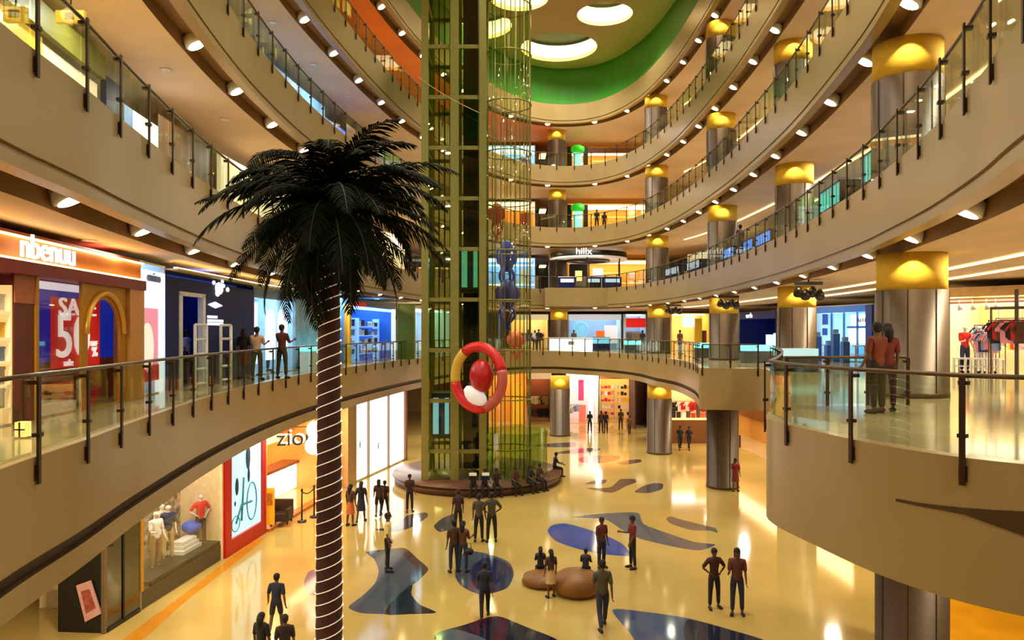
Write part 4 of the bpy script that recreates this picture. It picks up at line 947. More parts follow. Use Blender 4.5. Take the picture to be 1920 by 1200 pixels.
# --- ground floor, far end and right
f, t = farshop(900, 988, 65, 0, 4.6, 'amber glowing shop beside the lift tower on the ground floor', M('gold_wall', (240, 170, 50), .5), M('gold_back', (220, 150, 60), .5, emit=.1), GW)
f.part('gold_panel', M('gold_panel', (250, 184, 40), .4, emit=.4), t, (f.L*.7, f.L*.92, 0, 3.6, .2, .4))
f, t = farshop(986, 1034, 67, 0, 4.6, 'brown clothes shop left of the far ground floor column', MBROWN, M('rust_back', (160, 84, 50), .6), GW, M('header_pale', (240, 216, 170), .5, emit=.4))
rack(f, .2, 2.0, .8, 2.2, 'upper clothes rail in the brown ground floor shop', 'high in the brown ground floor shop', 9, [1, 5, 8, 9]); rack(f, .2, 2.0, .6, 1.1, 'lower clothes rail in the brown ground floor shop', 'low in the brown ground floor shop', 8, [6, 5])
f, t = farshop(1062, 1122, 66, 0, 4.6, 'bright pink and white shop in the middle of the far ground floor', MWHITE, M('pink_back', (246, 200, 196), .6, emit=.25), GN, MLIT)
f.part('pink_banner', M('banner_pink', (226, 60, 110), .5, emit=.4), t, (f.L*.38, f.L*.55, 2.0, 4.3, .2, .25)); f.part('white_pillar', MLIT, t, (f.L*.7, f.L*.85, 0, 4.4, .1, .3)); f.part('rose_panel', M('panel_rose', (230, 120, 110), .5, emit=.2), t, (f.L*.4, f.L*.62, 0, 1.6, .3, .4))
rack(f, .2, 1.2, .8, 1.5, 'clothes rail at the left of the pink and white shop', 'left in the pink and white shop', 6, [2, 7, 1, 6])
f, t = farshop(1124, 1190, 67, 0, 4.6, 'warm shop with stocked shelves on the far ground floor', MCREAM, M('warm_back', (240, 190, 110), .6, emit=.2), GW, M('header_rust', (180, 80, 40), .5))
shelves(f, .3, 1.5, 1.2, [.5, 1.1, 1.7, 2.3, 2.9], 'shelf unit with stock at the left of the warm far shop', 'left in the warm far shop', 4, MCREAM, [0, 3, 1, 8]); shelves(f, 1.8, 2.9, 1.0, [.5, 1.1, 1.7, 2.3, 2.9], 'shelf unit with stock at the right of the warm far shop', 'right in the warm far shop', 4, MCREAM, [1, 6, 4])
f, t = farshop(1190, 1222, 62, 0, 4.6, 'dark timber clad unit beside the right ground floor column', M('dark_timber', (64, 26, 16), .5), M('dark_timber_back', (70, 30, 20), .5), GD)
f, t = farshop(1255, 1345, 54.5, 0, 4.5, 'accessory shop under the far right walkway', M('rust_wall', (190, 110, 50), .6), M('apricot_back', (246, 200, 130), .6, emit=.2), GN)
f.part('counter_front', M('counter_umber', (110, 66, 26), .4), t, (0, f.L, 0, 1.7, -.3, .1)); f.part('counter_edge', MLITW, t, (0, f.L, 1.7, 1.82, -.32, .15)); f.part('amber_sign', M('sign_amber', (244, 180, 60), .5, emit=.8), t, (f.L*.55, f.L*.85, 3.3, 4.2, .1, .2))
for k in range(9):
    i = rnd.choice([0, 1, 5, 6, 8]); inst(BOXME, 'box', f.pt(.3+k*.36, 1.82, -.05), 0, PAL[i], f'{PALN[i]} goods box on the accessory shop counter', 'box', f'{PALN[i]} boxes on the accessory counter', (.9, .9, rnd.uniform(2, 5)))
rack(f, .3, 3.0, 1.4, 2.8, 'clothes rail behind the accessory counter', 'behind the accessory counter', 9, [0, 1, 5, 6])
f = Front((15.5, 60), (16.5, 36), 0)
t = shell(f, 'amber lit shop row behind the third right column on the ground floor', 4.6, 2.5, M('amber_wall', (240, 190, 90)), M('tan_back', (214, 160, 80), .5), GW)
f.part('dark_counter', MBLACK, t, (1, 8, 0, .9, -.5, .1)); f.part('brown_band', MBROWN, t, (0, f.L, 1.6, 3.4, 2.3, 2.45)); f.part('white_panel', MLIT, t, (f.L*.62, f.L*.68, 0, 2.6, -.05, .05))

# --- upper floors
def band(side, lv, y0, y1, o, label, mats, h0=0, h1=3.0, name='shop_unit', glowm=None):
    """a run of shop front following the gallery; mats = [(share, material)]"""
    pts = [(p+q*o) for p, q in zip(UP, UPN) if (p.x < 1) == (side == 'l') and y0 < p.y < y1]
    tt = thing(name, label, 'shop', (pts[0].x, pts[0].y, LV[lv])); z = LV[lv]; a = 0; n = len(pts)-1
    for sh, m_, pn, zz0, zz1, dd in mats:
        i0, i1 = round(a*n), round((a+sh)*n); a += sh; mb = MB()
        for i in range(i0, i1):
            p, q = pts[i], pts[i+1]; d = (q-p).normalized(); w_ = Vector((-d.y, d.x, 0))
            A_, B_ = p+w_*dd, q+w_*dd; w2 = w_*.15
            mb.hexa([Vector((v_.x, v_.y, z+zz)) for zz in (zz0, zz1) for v_ in (A_, B_, B_+w2, A_+w2)])
        if i1 > i0: mb.build(pn, m_, tt)
    return tt
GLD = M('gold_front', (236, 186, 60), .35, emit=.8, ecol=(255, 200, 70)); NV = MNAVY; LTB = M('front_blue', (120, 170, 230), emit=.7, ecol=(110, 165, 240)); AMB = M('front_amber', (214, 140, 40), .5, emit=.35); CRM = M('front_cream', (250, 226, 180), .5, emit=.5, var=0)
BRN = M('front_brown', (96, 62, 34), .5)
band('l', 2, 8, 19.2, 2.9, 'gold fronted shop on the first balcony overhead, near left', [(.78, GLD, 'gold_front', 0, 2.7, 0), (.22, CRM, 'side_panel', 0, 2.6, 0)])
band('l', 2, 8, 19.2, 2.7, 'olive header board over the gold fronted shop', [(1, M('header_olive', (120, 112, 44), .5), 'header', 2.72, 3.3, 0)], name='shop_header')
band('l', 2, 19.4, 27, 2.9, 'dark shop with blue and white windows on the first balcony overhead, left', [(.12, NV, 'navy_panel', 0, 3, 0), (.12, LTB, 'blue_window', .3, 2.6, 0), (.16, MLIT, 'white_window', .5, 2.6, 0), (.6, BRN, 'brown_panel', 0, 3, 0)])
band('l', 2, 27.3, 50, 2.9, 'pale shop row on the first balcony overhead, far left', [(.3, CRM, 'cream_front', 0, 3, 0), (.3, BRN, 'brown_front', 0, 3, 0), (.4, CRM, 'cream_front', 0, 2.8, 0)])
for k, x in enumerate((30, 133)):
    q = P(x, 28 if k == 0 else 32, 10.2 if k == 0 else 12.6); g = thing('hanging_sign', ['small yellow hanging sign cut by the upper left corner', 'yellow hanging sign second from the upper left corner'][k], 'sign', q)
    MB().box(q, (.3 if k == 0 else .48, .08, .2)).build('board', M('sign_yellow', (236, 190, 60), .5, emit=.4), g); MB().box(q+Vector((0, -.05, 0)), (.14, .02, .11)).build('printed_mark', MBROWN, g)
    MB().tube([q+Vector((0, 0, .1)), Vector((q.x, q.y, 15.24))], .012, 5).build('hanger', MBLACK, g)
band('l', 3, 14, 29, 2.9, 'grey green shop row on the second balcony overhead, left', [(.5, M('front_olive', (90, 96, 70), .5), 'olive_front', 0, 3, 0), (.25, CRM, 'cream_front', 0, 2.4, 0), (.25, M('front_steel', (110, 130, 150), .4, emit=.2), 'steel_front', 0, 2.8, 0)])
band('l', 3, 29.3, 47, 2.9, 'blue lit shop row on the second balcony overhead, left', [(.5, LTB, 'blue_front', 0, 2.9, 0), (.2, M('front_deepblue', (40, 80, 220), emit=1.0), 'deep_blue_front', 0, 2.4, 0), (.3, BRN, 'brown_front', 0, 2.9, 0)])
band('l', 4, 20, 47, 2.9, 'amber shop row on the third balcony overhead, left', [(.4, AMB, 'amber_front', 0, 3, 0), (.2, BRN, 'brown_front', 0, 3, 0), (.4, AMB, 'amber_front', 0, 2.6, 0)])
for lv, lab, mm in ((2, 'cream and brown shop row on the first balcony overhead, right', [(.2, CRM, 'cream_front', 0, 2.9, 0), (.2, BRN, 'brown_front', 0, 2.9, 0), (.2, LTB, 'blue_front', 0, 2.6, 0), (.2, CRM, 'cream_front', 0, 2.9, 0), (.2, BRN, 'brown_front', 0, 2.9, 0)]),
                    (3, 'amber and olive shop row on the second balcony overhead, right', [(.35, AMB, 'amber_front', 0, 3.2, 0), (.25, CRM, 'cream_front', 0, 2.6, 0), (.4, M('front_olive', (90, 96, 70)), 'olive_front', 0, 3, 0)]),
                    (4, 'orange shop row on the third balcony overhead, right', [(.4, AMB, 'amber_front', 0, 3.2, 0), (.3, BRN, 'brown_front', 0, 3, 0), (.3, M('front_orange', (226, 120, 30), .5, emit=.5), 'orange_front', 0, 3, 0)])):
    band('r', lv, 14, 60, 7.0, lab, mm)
# far end of the upper floors
for lv, nm in ((2, 'first'), (3, 'second'), (4, 'third')):
    z = LV[lv]; Yd = 69
    f, t = farshop(880, 1004, Yd, z, 3.2, f'lit shop right of the lift tower on the {nm} balcony overhead', MPWHITE, [LTB, M('far_orange', (226, 130, 40), .5, emit=.4), CRM][lv-2] if lv != 4 else M('far_pale_blue', (160, 200, 240), emit=.7), GW if lv == 3 else GB)
    f.part('white_shelf', MLIT, t, (f.L*.2, f.L, .7, .82, .2, .5), (f.L*.2, f.L, 2.5, 2.62, .2, .5)); f.part('colour_panel', [M('panel_white', (240, 236, 230), .5, emit=.5), M('panel_red', (200, 40, 30), .5, emit=.4), M('panel_blue', (60, 90, 210), .5, emit=.5)][lv-2], t, (f.L*.76, f.L*.9, .9, 2.2, .3, .5))
    f, t = farshop(1006, 1031, Yd-.3, z, 2.6, f'black doorway left of the far column on the {nm} balcony overhead', MBLACK, MBLACK, GD)
    f.part('white_jamb', M('jamb_white', (236, 230, 216), .5, emit=.3), t, (f.L-.12, f.L, 0, 2.6, -.05, .1))
    f, t = farshop(1064, 1250, Yd, z, 3.0, f'long amber lit shop across the far end of the {nm} balcony overhead', AMB, M('far_amber', (206, 150, 56), .5, emit=.35), GW, M('far_header', (120, 72, 30), .5) if lv == 4 else None)
    f.part('shelf_line', MLITW, t, (f.L*.25, f.L*.75, .9, .98, .3, .4), (f.L*.25, f.L*.7, 1.8, 1.88, .3, .4))
    if lv > 2:
        q = P(1083, 0, 66.5); g = thing('lit_totem', f'green and cyan lit totem at the far end of the {nm} balcony overhead', 'totem', (q.x, 66.5, z))
        MB().box((q.x, 66.5, z+.95), (.75, .5, 1.9)).build('cyan_body', M('totem_cyan', (150, 230, 225), emit=1.0), g); MB().lathe([(.4, 0), (.62, .15), (.62, .5), (.3, .7)], (q.x, 66.5, z+1.9), 16).build('green_top', M('totem_green', (40, 170, 30), emit=.8), g)
        for k in (-1, 1): MB().box((q.x+k*.72, 66.6, z+1.25), (.4, .3, 2.5)).build('black_flank', MBLACK, g)
# round kiosk on the first balcony overhead, with its bulging floor edge
q = P(1104, 0, 64.6); kx, ky, kz = q.x, 65.2, 11.7
struct(MB().box(((2.75+8.55)/2, 61.9, 10.95), (5.9, 1.6, 1.5)).build('trim_80', MFAS))
t = thing('round_kiosk', 'round black kiosk with white ring canopy on the first balcony overhead', 'kiosk', (kx, ky, kz))
MB().lathe([(3.35, 2.75), (3.35, 3.2), (3.0, 3.2), (3.0, 2.75), (3.35, 2.75)], (kx, ky, kz), 48).build('canopy_fascia', MBLACK, t)
MB().lathe([(3.37, 2.6), (3.37, 2.76), (2.0, 2.74), (2.0, 2.62), (3.37, 2.6)], (kx, ky, kz), 48).build('canopy_soffit', M('soffit_white', (226, 222, 212), .5, emit=.25), t)
MB().lathe([(1.9, 2.5), (1.9, 2.75), (1.6, 2.75), (1.6, 2.5), (1.9, 2.5)], (kx, ky, kz), 40).build('inner_ring', MBLACK, t)
lettering('hillx', .75, MLIT, (kx-.7, ky-3.42, kz+3.05), (1, 0), t, 1.1)
for k in range(6):
    a = 2*PI*k/6+.4; MB().tube([(kx+3.1*math.cos(a), ky+3.1*math.sin(a), kz), (kx+3.1*math.cos(a), ky+3.1*math.sin(a), kz+2.7)], .06, 8).build('canopy_post', MSTEEL, t)
for k, (x0, x1, m_) in enumerate(((-2.7, -1.2, MNAVY), (-.5, .9, MBLACK), (1.0, 2.6, MNAVY))):
    c = thing('kiosk_counter', ['navy display counter at the left of the round kiosk', 'black display counter in the middle of the round kiosk', 'navy display counter at the right of the round kiosk'][k], 'counter', (kx+(x0+x1)/2, ky-1.9, kz))
    MB().box((kx+(x0+x1)/2, ky-1.9, kz+.5), (x1-x0, .6, 1.0)).build('cabinet', m_, c); MB().box((kx+(x0+x1)/2, ky-2.22, kz+.72), ((x1-x0)*.8, .03, .3)).build('lit_shelf', M('kiosk_lit', (190, 215, 255), emit=.9), c); MB().box((kx+(x0+x1)/2, ky-1.9, kz+1.03), (x1-x0+.06, .66, .06)).build('counter_top', MWHITE, c)
c = thing('kiosk_tower', 'black back cabinet with lit panels inside the round kiosk', 'cabinet', (kx-.8, ky+.6, kz)); MB().box((kx-.8, ky+.6, kz+1.2), (1.6, .5, 2.3)).build('carcass', MBLACK, c); MB().box((kx-.8, ky+.32, kz+1.3), (.6, .05, .9)).build('lit_panel', M('kiosk_warm', (250, 214, 130), emit=1.0), c); MB().box((kx+.9, ky+.6, kz+1.0), (.9, .5, 1.9)).build('white_carcass', M('kiosk_white', (230, 226, 255), .4, emit=.5), c)
# blue lit display cases behind the right railings one floor up
def edgecase(lv, y, o, L, mat, label, h=.9):
    i = min((k for k in range(len(UP)) if UP[k].x > 2), key=lambda k: abs(UP[k].y-y)); p = UP[i]+UPN[i]*o; d = UPN[i].cross(Vector((0, 0, 1)))
    f = Front((p.x, p.y), (p.x+d.x*-L, p.y+d.y*-L), LV[lv]); f.n = Vector((UPN[i].x, UPN[i].y, 0))
    t = thing('display_case', label, 'display case', f.pt(L/2, 0, .3)); f.part('base', MNAVY, t, (0, L, 0, h*.5, 0, .7)); f.part('lit_case', mat, t, (0, L, h*.5, h, 0, .7))
    mb = MB(); [f.box(mb, L*k/6-.02, L*k/6+.02, 0, h+.02, -.01, .71) for k in range(7)]; mb.build('case_frame', MBLACK, t); f.part('case_top', MNAVY, t, (-.03, L+.03, h, h+.05, -.03, .73))
CB = M('case_blue', (90, 150, 250), emit=1.1, ecol=(80, 140, 255)); CP = M('case_pale', (190, 200, 230), emit=.7); CT = M('case_teal', (90, 200, 200), emit=.8)
edgecase(2, 33.0, .9, 2.6, CB, 'blue lit display case behind the right railing one floor up, nearest of the blue row'); edgecase(2, 36.2, .9, 2.6, CB, 'blue lit display case behind the right railing one floor up, middle of the blue row'); edgecase(2, 39.2, .9, 2.2, CB, 'blue lit display case behind the right railing one floor up, farthest of the blue row')
edgecase(2, 46.5, .9, 3.0, CP, 'pale grey display case behind the right railing one floor up, beyond the blue row'); edgecase(2, 51, .9, 3.0, CP, 'pale grey display case one floor up at the fourth right column')
edgecase(2, 24.5, 1.0, 2.4, CT, 'teal lit display case behind the right railing one floor up', 1.3); edgecase(2, 20.5, 1.0, 2.0, CT, 'teal lit display case behind the right railing near the nearest column', 1.5)

# ------------------------------------------------------------------ people
def skinned(vs, es, rs, name, mat, extra=None, mats=None):
    me = bpy.data.meshes.new(name); me.from_pydata(vs, es, []); o = bpy.data.objects.new(name, me); COL.objects.link(o)
    md = o.modifiers.new('skin', 'SKIN'); md.use_smooth_shade = True
    sv = me.skin_vertices[0].data
    for i, r in enumerate(rs): sv[i].radius = r if isinstance(r, tuple) else (r, r); sv[i].use_root = (i == 0)
    sub = o.modifiers.new('sub', 'SUBSURF'); sub.levels = sub.render_levels = 1
    bpy.context.view_layer.update()
    m2 = bpy.data.meshes.new_from_object(o.evaluated_get(bpy.context.evaluated_depsgraph_get()))
    bpy.data.objects.remove(o)
    if extra:
        bm = bmesh.new(); bm.from_mesh(m2); t = bpy.data.meshes.new('t'); t.from_pydata(extra.v, [], extra.f)
        t.polygons.foreach_set('material_index', extra.m); t.polygons.foreach_set('use_smooth', extra.s); bm.from_mesh(t); bm.to_mesh(m2); bm.free()
    m2.materials.clear()
    for m in (mats or [mat]): m2.materials.append(m)
    m2.name = name
    return m2
MSKIN = M('skin', (100, 66, 46), .65); MFACE = M('dark_features', (40, 22, 20), .5)
def unit(v): return Vector(v).normalized()
def pose(legs, arms, lean=0, seated=False, wide=1.0):
    """joints of a 1.72 m figure facing -Y; legs/arms: one (swing, bend, out[, forearm vector]) per side"""
    J = {}; pel = Vector((0, 0, .93)); la = R(lean); up = Vector((0, -math.sin(la), math.cos(la))); fw = Vector((0, -math.cos(la), -math.sin(la)))
    J['pel'] = pel; J['waist'] = pel+up*.17; J['ribs'] = pel+up*.34; J['chest'] = pel+up*.46; J['neck'] = pel+up*.555; J['chin'] = pel+up*.625+fw*.012; J['head'] = pel+up*.70+fw*.02; J['top'] = pel+up*.765+fw*.012
    J['up'] = up; J['fw'] = fw
    for i, sd in enumerate((-1, 1)):
        sw, bd, ot = legs[i][:3]; hip = pel+Vector((sd*.088, 0, -.03)); a = R(sw); o = R(ot)
        d = unit((sd*math.sin(o), -math.sin(a)*math.cos(o), -math.cos(a)*math.cos(o))); kn = hip+d*.42
        b = a-R(bd); d2 = unit((sd*math.sin(o)*.4, -math.sin(b), -math.cos(b))); an = kn+d2*.41
        J[f'hip{i}'], J[f'kn{i}'], J[f'an{i}'] = hip, kn, an; J[f'toe{i}'] = an+Vector((sd*.03, -.15, -.045))
        sw, bd, ot = arms[i][:3]; sh = J['chest']+Vector((sd*.165*wide, 0, .015)); a = R(sw); o = R(ot)
        d = unit((sd*math.sin(o), -math.sin(a)*math.cos(o), -math.cos(a)*math.cos(o))); el = sh+d*.285
        if len(arms[i]) > 3: d2 = unit((sd*arms[i][3][0], arms[i][3][1], arms[i][3][2]))
        else: b = a+R(bd); d2 = unit((sd*math.sin(o)*.5, -math.sin(b), -math.cos(b)))
        wr = el+d2*.245; J[f'sh{i}'], J[f'el{i}'], J[f'wr{i}'], J[f'hd{i}'] = sh, el, wr, d2
    lo = min(J['an0'].z, J['an1'].z)
    dz = .08-lo
    for k, v in J.items():
        if k not in ('up', 'fw', 'hd0', 'hd1'): v = v.copy(); v.z += dz; J[k] = v
    J['seat'] = J['pel'].z-.11
    return J
def body_mesh(J, nm):
    vs, es, rs = [], [], []
    def v(p, r, par=None):
        vs.append(Vector(p)); rs.append(r)
        if par is not None: es.append((par, len(vs)-1))
        return len(vs)-1
    p = v(J['pel'], (.125, .095)); w_ = v(J['waist'], (.11, .085), p); r = v(J['ribs'], (.13, .095), w_); c = v(J['chest'], (.12, .08), r)
    n = v(J['neck'], .05, c); ch = v(J['chin'], (.06, .07), n); h = v(J['head'], (.078, .096), ch); v(J['top'], (.055, .07), h)
    ex = MB()
    for i in (0, 1):
        sd = (-1, 1)[i]; H, K, A, T = (J[f'{k}{i}'] for k in ('hip', 'kn', 'an', 'toe'))
        a = v(H, .082, p); a = v(H.lerp(K, .5), .072, a); a = v(K, .052, a); a = v(K.lerp(A, .35), .054, a); a = v(A, .034, a); v(T.lerp(A, .3), (.036, .03), a)
        s_, e, wr, d = (J[f'{k}{i}'] for k in ('sh', 'el', 'wr', 'hd'))
        a = v(s_, .05, c); a = v(s_.lerp(e, .5), .043, a); a = v(e, .035, a); a = v(e.lerp(wr, .4), .034, a); a = v(wr, .024, a); v(wr+d*.07, (.034, .02), a)
        # fingers and thumb
        q = Vector((0, 0, 1)).cross(d); q = q.normalized() if q.length > .1 else Vector((0, 1, 0)); side = d.cross(q).normalized(); f2 = Vector((0, -1, 0)) if abs(d.y) < .8 else Vector((0, 0, 1))
        ac = f2-d*f2.dot(d); ac.normalize(); nr = d.cross(ac).normalized()
        for k, L in enumerate((.07, .08, .075, .058)):
            b = wr+d*.075+ac*(.026-.0175*k); cu = nr*(-.01*sd)
            ex.tube([b, b+d*L*.45+cu*.6, b+d*L*.8+cu*1.8, b+d*L+cu*3], [.0095, .009, .008, .006], 6)
        b = wr+d*.03+ac*.02; ex.tube([b, b+ac*.028+d*.025, b+ac*.036+d*.06], [.011, .010, .007], 6)
    up, fw = J['up'], J['fw']; hd = J['head']
    ex.tube([hd+fw*.085+up*.01, hd+fw*.105-up*.022, hd+fw*.09-up*.03], [.008, .014, .01], 6)
    for sd in (-1, 1):
        ex.ell(hd+Vector((sd*.078, 0, 0))-up*.01, (.012, .022, .03), n=8)
        ex.ell(hd+Vector((sd*.032, 0, 0))+fw*.086+up*.012, (.012, .008, .007), 1, n=6)
    ex.ell(hd+fw*.083-up*.055, (.022, .008, .007), 1, n=6)
    return skinned(vs, es, rs, nm, None, ex, [MSKIN, MFACE])
def garment_mesh(J, kind):
    vs, es, rs = [], [], []
    def v(p, r, par=None):
        vs.append(Vector(p)); rs.append(r)
        if par is not None: es.append((par, len(vs)-1))
        return len(vs)-1
    if kind == 'shirt':
        p = v(J['pel']-J['up']*.06, (.158, .128)); p = v(J['pel']+J['up']*.04, (.155, .125), p); w_ = v(J['waist'], (.142, .112), p); r = v(J['ribs'], (.158, .12), w_); c = v(J['chest'], (.145, .102), r); v(J['neck']-J['up']*.005, .07, c)
        for i in (0, 1):
            s_, e = J[f'sh{i}'], J[f'el{i}']; a = v(s_, .075, c); a = v(s_.lerp(e, .5), .064, a); v(s_.lerp(e, .95), .06, a)
    else:
        long = kind == 'trousers'
        p = v(J['pel'], (.138, .108)); v(J['waist'], (.13, .1), p)
        for i in (0, 1):
            H, K, A = (J[f'{k}{i}'] for k in ('hip', 'kn', 'an')); a = v(H, .096, p); a = v(H.lerp(K, .5), .086, a)
            if long: a = v(K, .068, a); a = v(K.lerp(A, .45), .064, a); v(K.lerp(A, .93), .056, a)
            else: v(H.lerp(K, .85), .078, a)
    return skinned(vs, es, rs, kind, MWHITE)
def hair_mesh(J, long):
    mb = MB(); hd, up, fw = J['head'], J['up'], J['fw']
    mb.ell(hd+up*.03-fw*.018, (.09, .105, .088), n=14, z0=-.35)
    mb.ell(hd-fw*.035-up*.005, (.086, .08, .095), n=12)
    if long: mb.tube([hd-fw*.06+up*.03, hd-fw*.085-up*.06, hd-fw*.1-up*.17, hd-fw*.11-up*.27], [.08, .085, .075, .03], 10)
    me = mb.build('hair', MWHITE, local=True); m = me.data; bpy.data.objects.remove(me); return m
def shoe_mesh(J, i):
    mb = MB(); a, t_ = J[f'an{i}'], J[f'toe{i}']
    mb.tube([a+Vector((0, .045, -.035)), a.lerp(t_, .35)+Vector((0, 0, -.02)), t_+Vector((0, .01, 0)), t_+Vector((0, -.045, 0))], [.04, .047, .042, .02], 10)
    o = mb.build('shoe', MBLACK, local=True); m = o.data; bpy.data.objects.remove(o); return m
def skirt_mesh(J):
    mb = MB(); c = J['pel']; n = 20; rows = [(.125, .1, .12), (.15, .12, -.02), (.175, .15, -.2), (.2, .17, -.42)]; vs = []
    for a, b, z in rows: vs += [c+Vector((a*math.cos(2*PI*k/n), b*math.sin(2*PI*k/n), z)) for k in range(n)]
    mb.add(vs, [(i*n+k, i*n+(k+1) % n, (i+1)*n+(k+1) % n, (i+1)*n+k) for i in range(3) for k in range(n)], 0, True)
    o = mb.build('skirt', MWHITE, local=True); m = o.data; bpy.data.objects.remove(o); return m
POSES = {
    'stand': pose([(2, 2, 3), (-3, 3, 4)], [(3, 12, 9), (-2, 14, 9)]),
    'hold': pose([(3, 4, 3), (-2, 2, 4)], [(12, 85, 6), (5, 25, 8)]),
    'hips': pose([(2, 2, 5), (-2, 2, 6)], [(-8, 0, 38, (-.72, -.35, -.6)), (-8, 0, 38, (-.72, -.35, -.6))]),
    'walk': pose([(24, 6, 2), (-18, 22, 2)], [(-20, 14, 7), (18, 26, 7)], 3),
    'carry': pose([(3, 3, 4), (-3, 3, 4)], [(28, 80, 4), (28, 80, 4)], -2),
    'sit': pose([(84, 84, 5), (80, 86, 8)], [(28, 45, 6), (24, 55, 6)], 8),
    'away': pose([(14, 4, 3), (-12, 14, 3)], [(-16, 22, 14), (8, 18, 16)], 2),
}
_pm = {}
def meshes(k):
    if k not in _pm:
        J = POSES[k]
        _pm[k] = dict(body=body_mesh(J, 'body_'+k), shirt=garment_mesh(J, 'shirt'), trousers=garment_mesh(J, 'trousers'), shorts=garment_mesh(J, 'shorts'), skirt=skirt_mesh(J), hair=hair_mesh(J, False), long_hair=hair_mesh(J, True), shoe0=shoe_mesh(J, 0), shoe1=shoe_mesh(J, 1))
    return _pm[k]
def cloth(rgb): return M('wear_%d_%d_%d' % rgb, rgb, .8, scale=9)
def person(k, loc, h, face, top, bot, label, lower='trousers', long=False, cat='person', skin=None, hair=(22, 16, 14), group=None, shoe=(24, 20, 20)):
    """face: 0 towards the camera, 180 away, 90 to the right"""
    m = meshes(k); s_ = h/1.72
    t = thing(cat, label, cat, loc, group, R(face)); t.scale = (s_, s_, s_)
    def add(nm, me, mat):
        o = bpy.data.objects.new(nm, me); COL.objects.link(o); o.parent = t
        if mat: o.material_slots[0].link = 'OBJECT'; o.material_slots[0].material = mat
        return o
    add('body', m['body'], skin)
    add('shirt', m['shirt'], cloth(top)); add(lower, m[lower], cloth(bot))
    if hair: add('hair', m['long_hair' if long else 'hair'], cloth(hair))
    for i in (0, 1): add('shoe', m[f'shoe{i}'], cloth(shoe))
    return t
def onfloor(x, yf, yh, k, face, top, bot, label, z=0, h=None, **kw):
    g = G(x, yf, z); hh = (yf-yh)/F*g.y if h is None else h
    return person(k, g, hh, face, top, bot, label, **kw)
NVY, BLK, BRWN, CRMC, OLV, MRN, JNS, BGE, ORG = (30, 34, 58), (24, 22, 24), (72, 44, 30), (226, 206, 140), (74, 68, 50), (112, 30, 26), (34, 40, 62), (206, 170, 130), (190, 96, 40)
onfloor(518, 1190, 1076, 'away', 180, (28, 36, 62), (30, 30, 40), 'man in navy top and shorts walking away left of the palm trunk', lower='shorts')
onfloor(490, 1275, 1150, 'stand', 160, BLK, BLK, 'person in black cut by the bottom edge, left of the pair', long=True)
onfloor(534, 1285, 1154, 'stand', 200, (40, 26, 24), BLK, 'person in dark brown cut by the bottom edge, right of the pair')
onfloor(727, 1071, 963, 'stand', 90, CRMC, BLK, 'man in cream shirt and black trousers on the grey inlay')
onfloor(657, 986, 909, 'stand', 150, BRWN, ORG, 'girl in orange skirt right beside the palm trunk', lower='skirt', long=True)
onfloor(677, 979, 903, 'away', 180, BLK, NVY, 'woman in black dress beside the girl in orange', lower='skirt', long=True)
onfloor(710, 968, 898, 'walk', 190, BRWN, BLK, 'woman in brown top before the white shop front', lower='shorts', long=True)
onfloor(721, 966, 900, 'walk', 175, (52, 28, 26), BLK, 'man in maroon top close beside the woman in brown')
onfloor(768, 960, 890, 'hold', 20, (60, 36, 34), (30, 30, 44), 'person in dark red standing left of the lift platform')
onfloor(859, 1000, 919, 'stand', 200, (58, 30, 26), BLK, 'man in dark brown behind the close couple')
onfloor(851, 1073, 976, 'stand', 200, BRWN, JNS, 'man in brown shirt, left one of the close couple')
onfloor(868, 1073, 978, 'hold', 160, (92, 52, 40), (34, 50, 80), 'woman with dark bag, right one of the close couple', long=True)
onfloor(898, 1016, 927, 'stand', 170, OLV, BLK, 'man in olive shirt, left of the two behind the couple')
onfloor(922, 1017, 924, 'hips', 190, (66, 58, 46), BLK, 'man in grey brown shirt, right of the two behind the couple')
onfloor(909, 1161, 1052, 'walk', 185, NVY, BLK, 'dark clothed person walking over the round navy inlay')
onfloor(1128, 1066, 971, 'stand', 30, (92, 34, 28), NVY, 'man in dark red shirt behind the brown seat mound')
onfloor(1186, 1066, 968, 'hold', -80, MRN, BLK, 'man in maroon shirt and black trousers beside the long grey inlay')
onfloor(1130, 1180, 1048, 'walk', 185, OLV, JNS, 'man in olive shirt and jeans walking in front of the seat mound')
onfloor(1339, 1141, 1029, 'hips', 10, (66, 32, 30), BLK, 'man with hands on hips, left one of the pair at right')
onfloor(1382, 1153, 1029, 'hold', -15, (92, 46, 36), JNS, 'person in brown shirt, right one of the pair at right', long=True)
onfloor(1379, 921, 860, 'stand', 0, (130, 32, 30), (120, 40, 36), 'woman in red dress before the third right column', lower='skirt', long=True)
onfloor(1275, 843, 797, 'walk', 0, NVY, BLK, 'person in navy walking from the accessory shop, left of two')
onfloor(1292, 843, 798, 'walk', 10, (40, 30, 36), BLK, 'person in dark top walking from the accessory shop, right of two')
onfloor(1180, 815, 778, 'walk', 0, (120, 90, 40), BRWN, 'small distant person in tan before the warm far shop')
onfloor(1106, 812, 748, 'stand', 180, BLK, BLK, 'dark distant person at the pink and white shop', long=True, h=1.75)
onfloor(1127, 812, 755, 'stand', 170, (80, 30, 24), BLK, 'distant person in dark red, left of two at the warm far shop', h=1.75)
onfloor(1136, 812, 755, 'stand', 190, BLK, BLK, 'distant person in black, right of two at the warm far shop', h=1.7)
onfloor(1164, 806, 745, 'stand', 180, BRWN, BLK, 'distant person in brown by the shelves of the warm far shop', h=1.7)
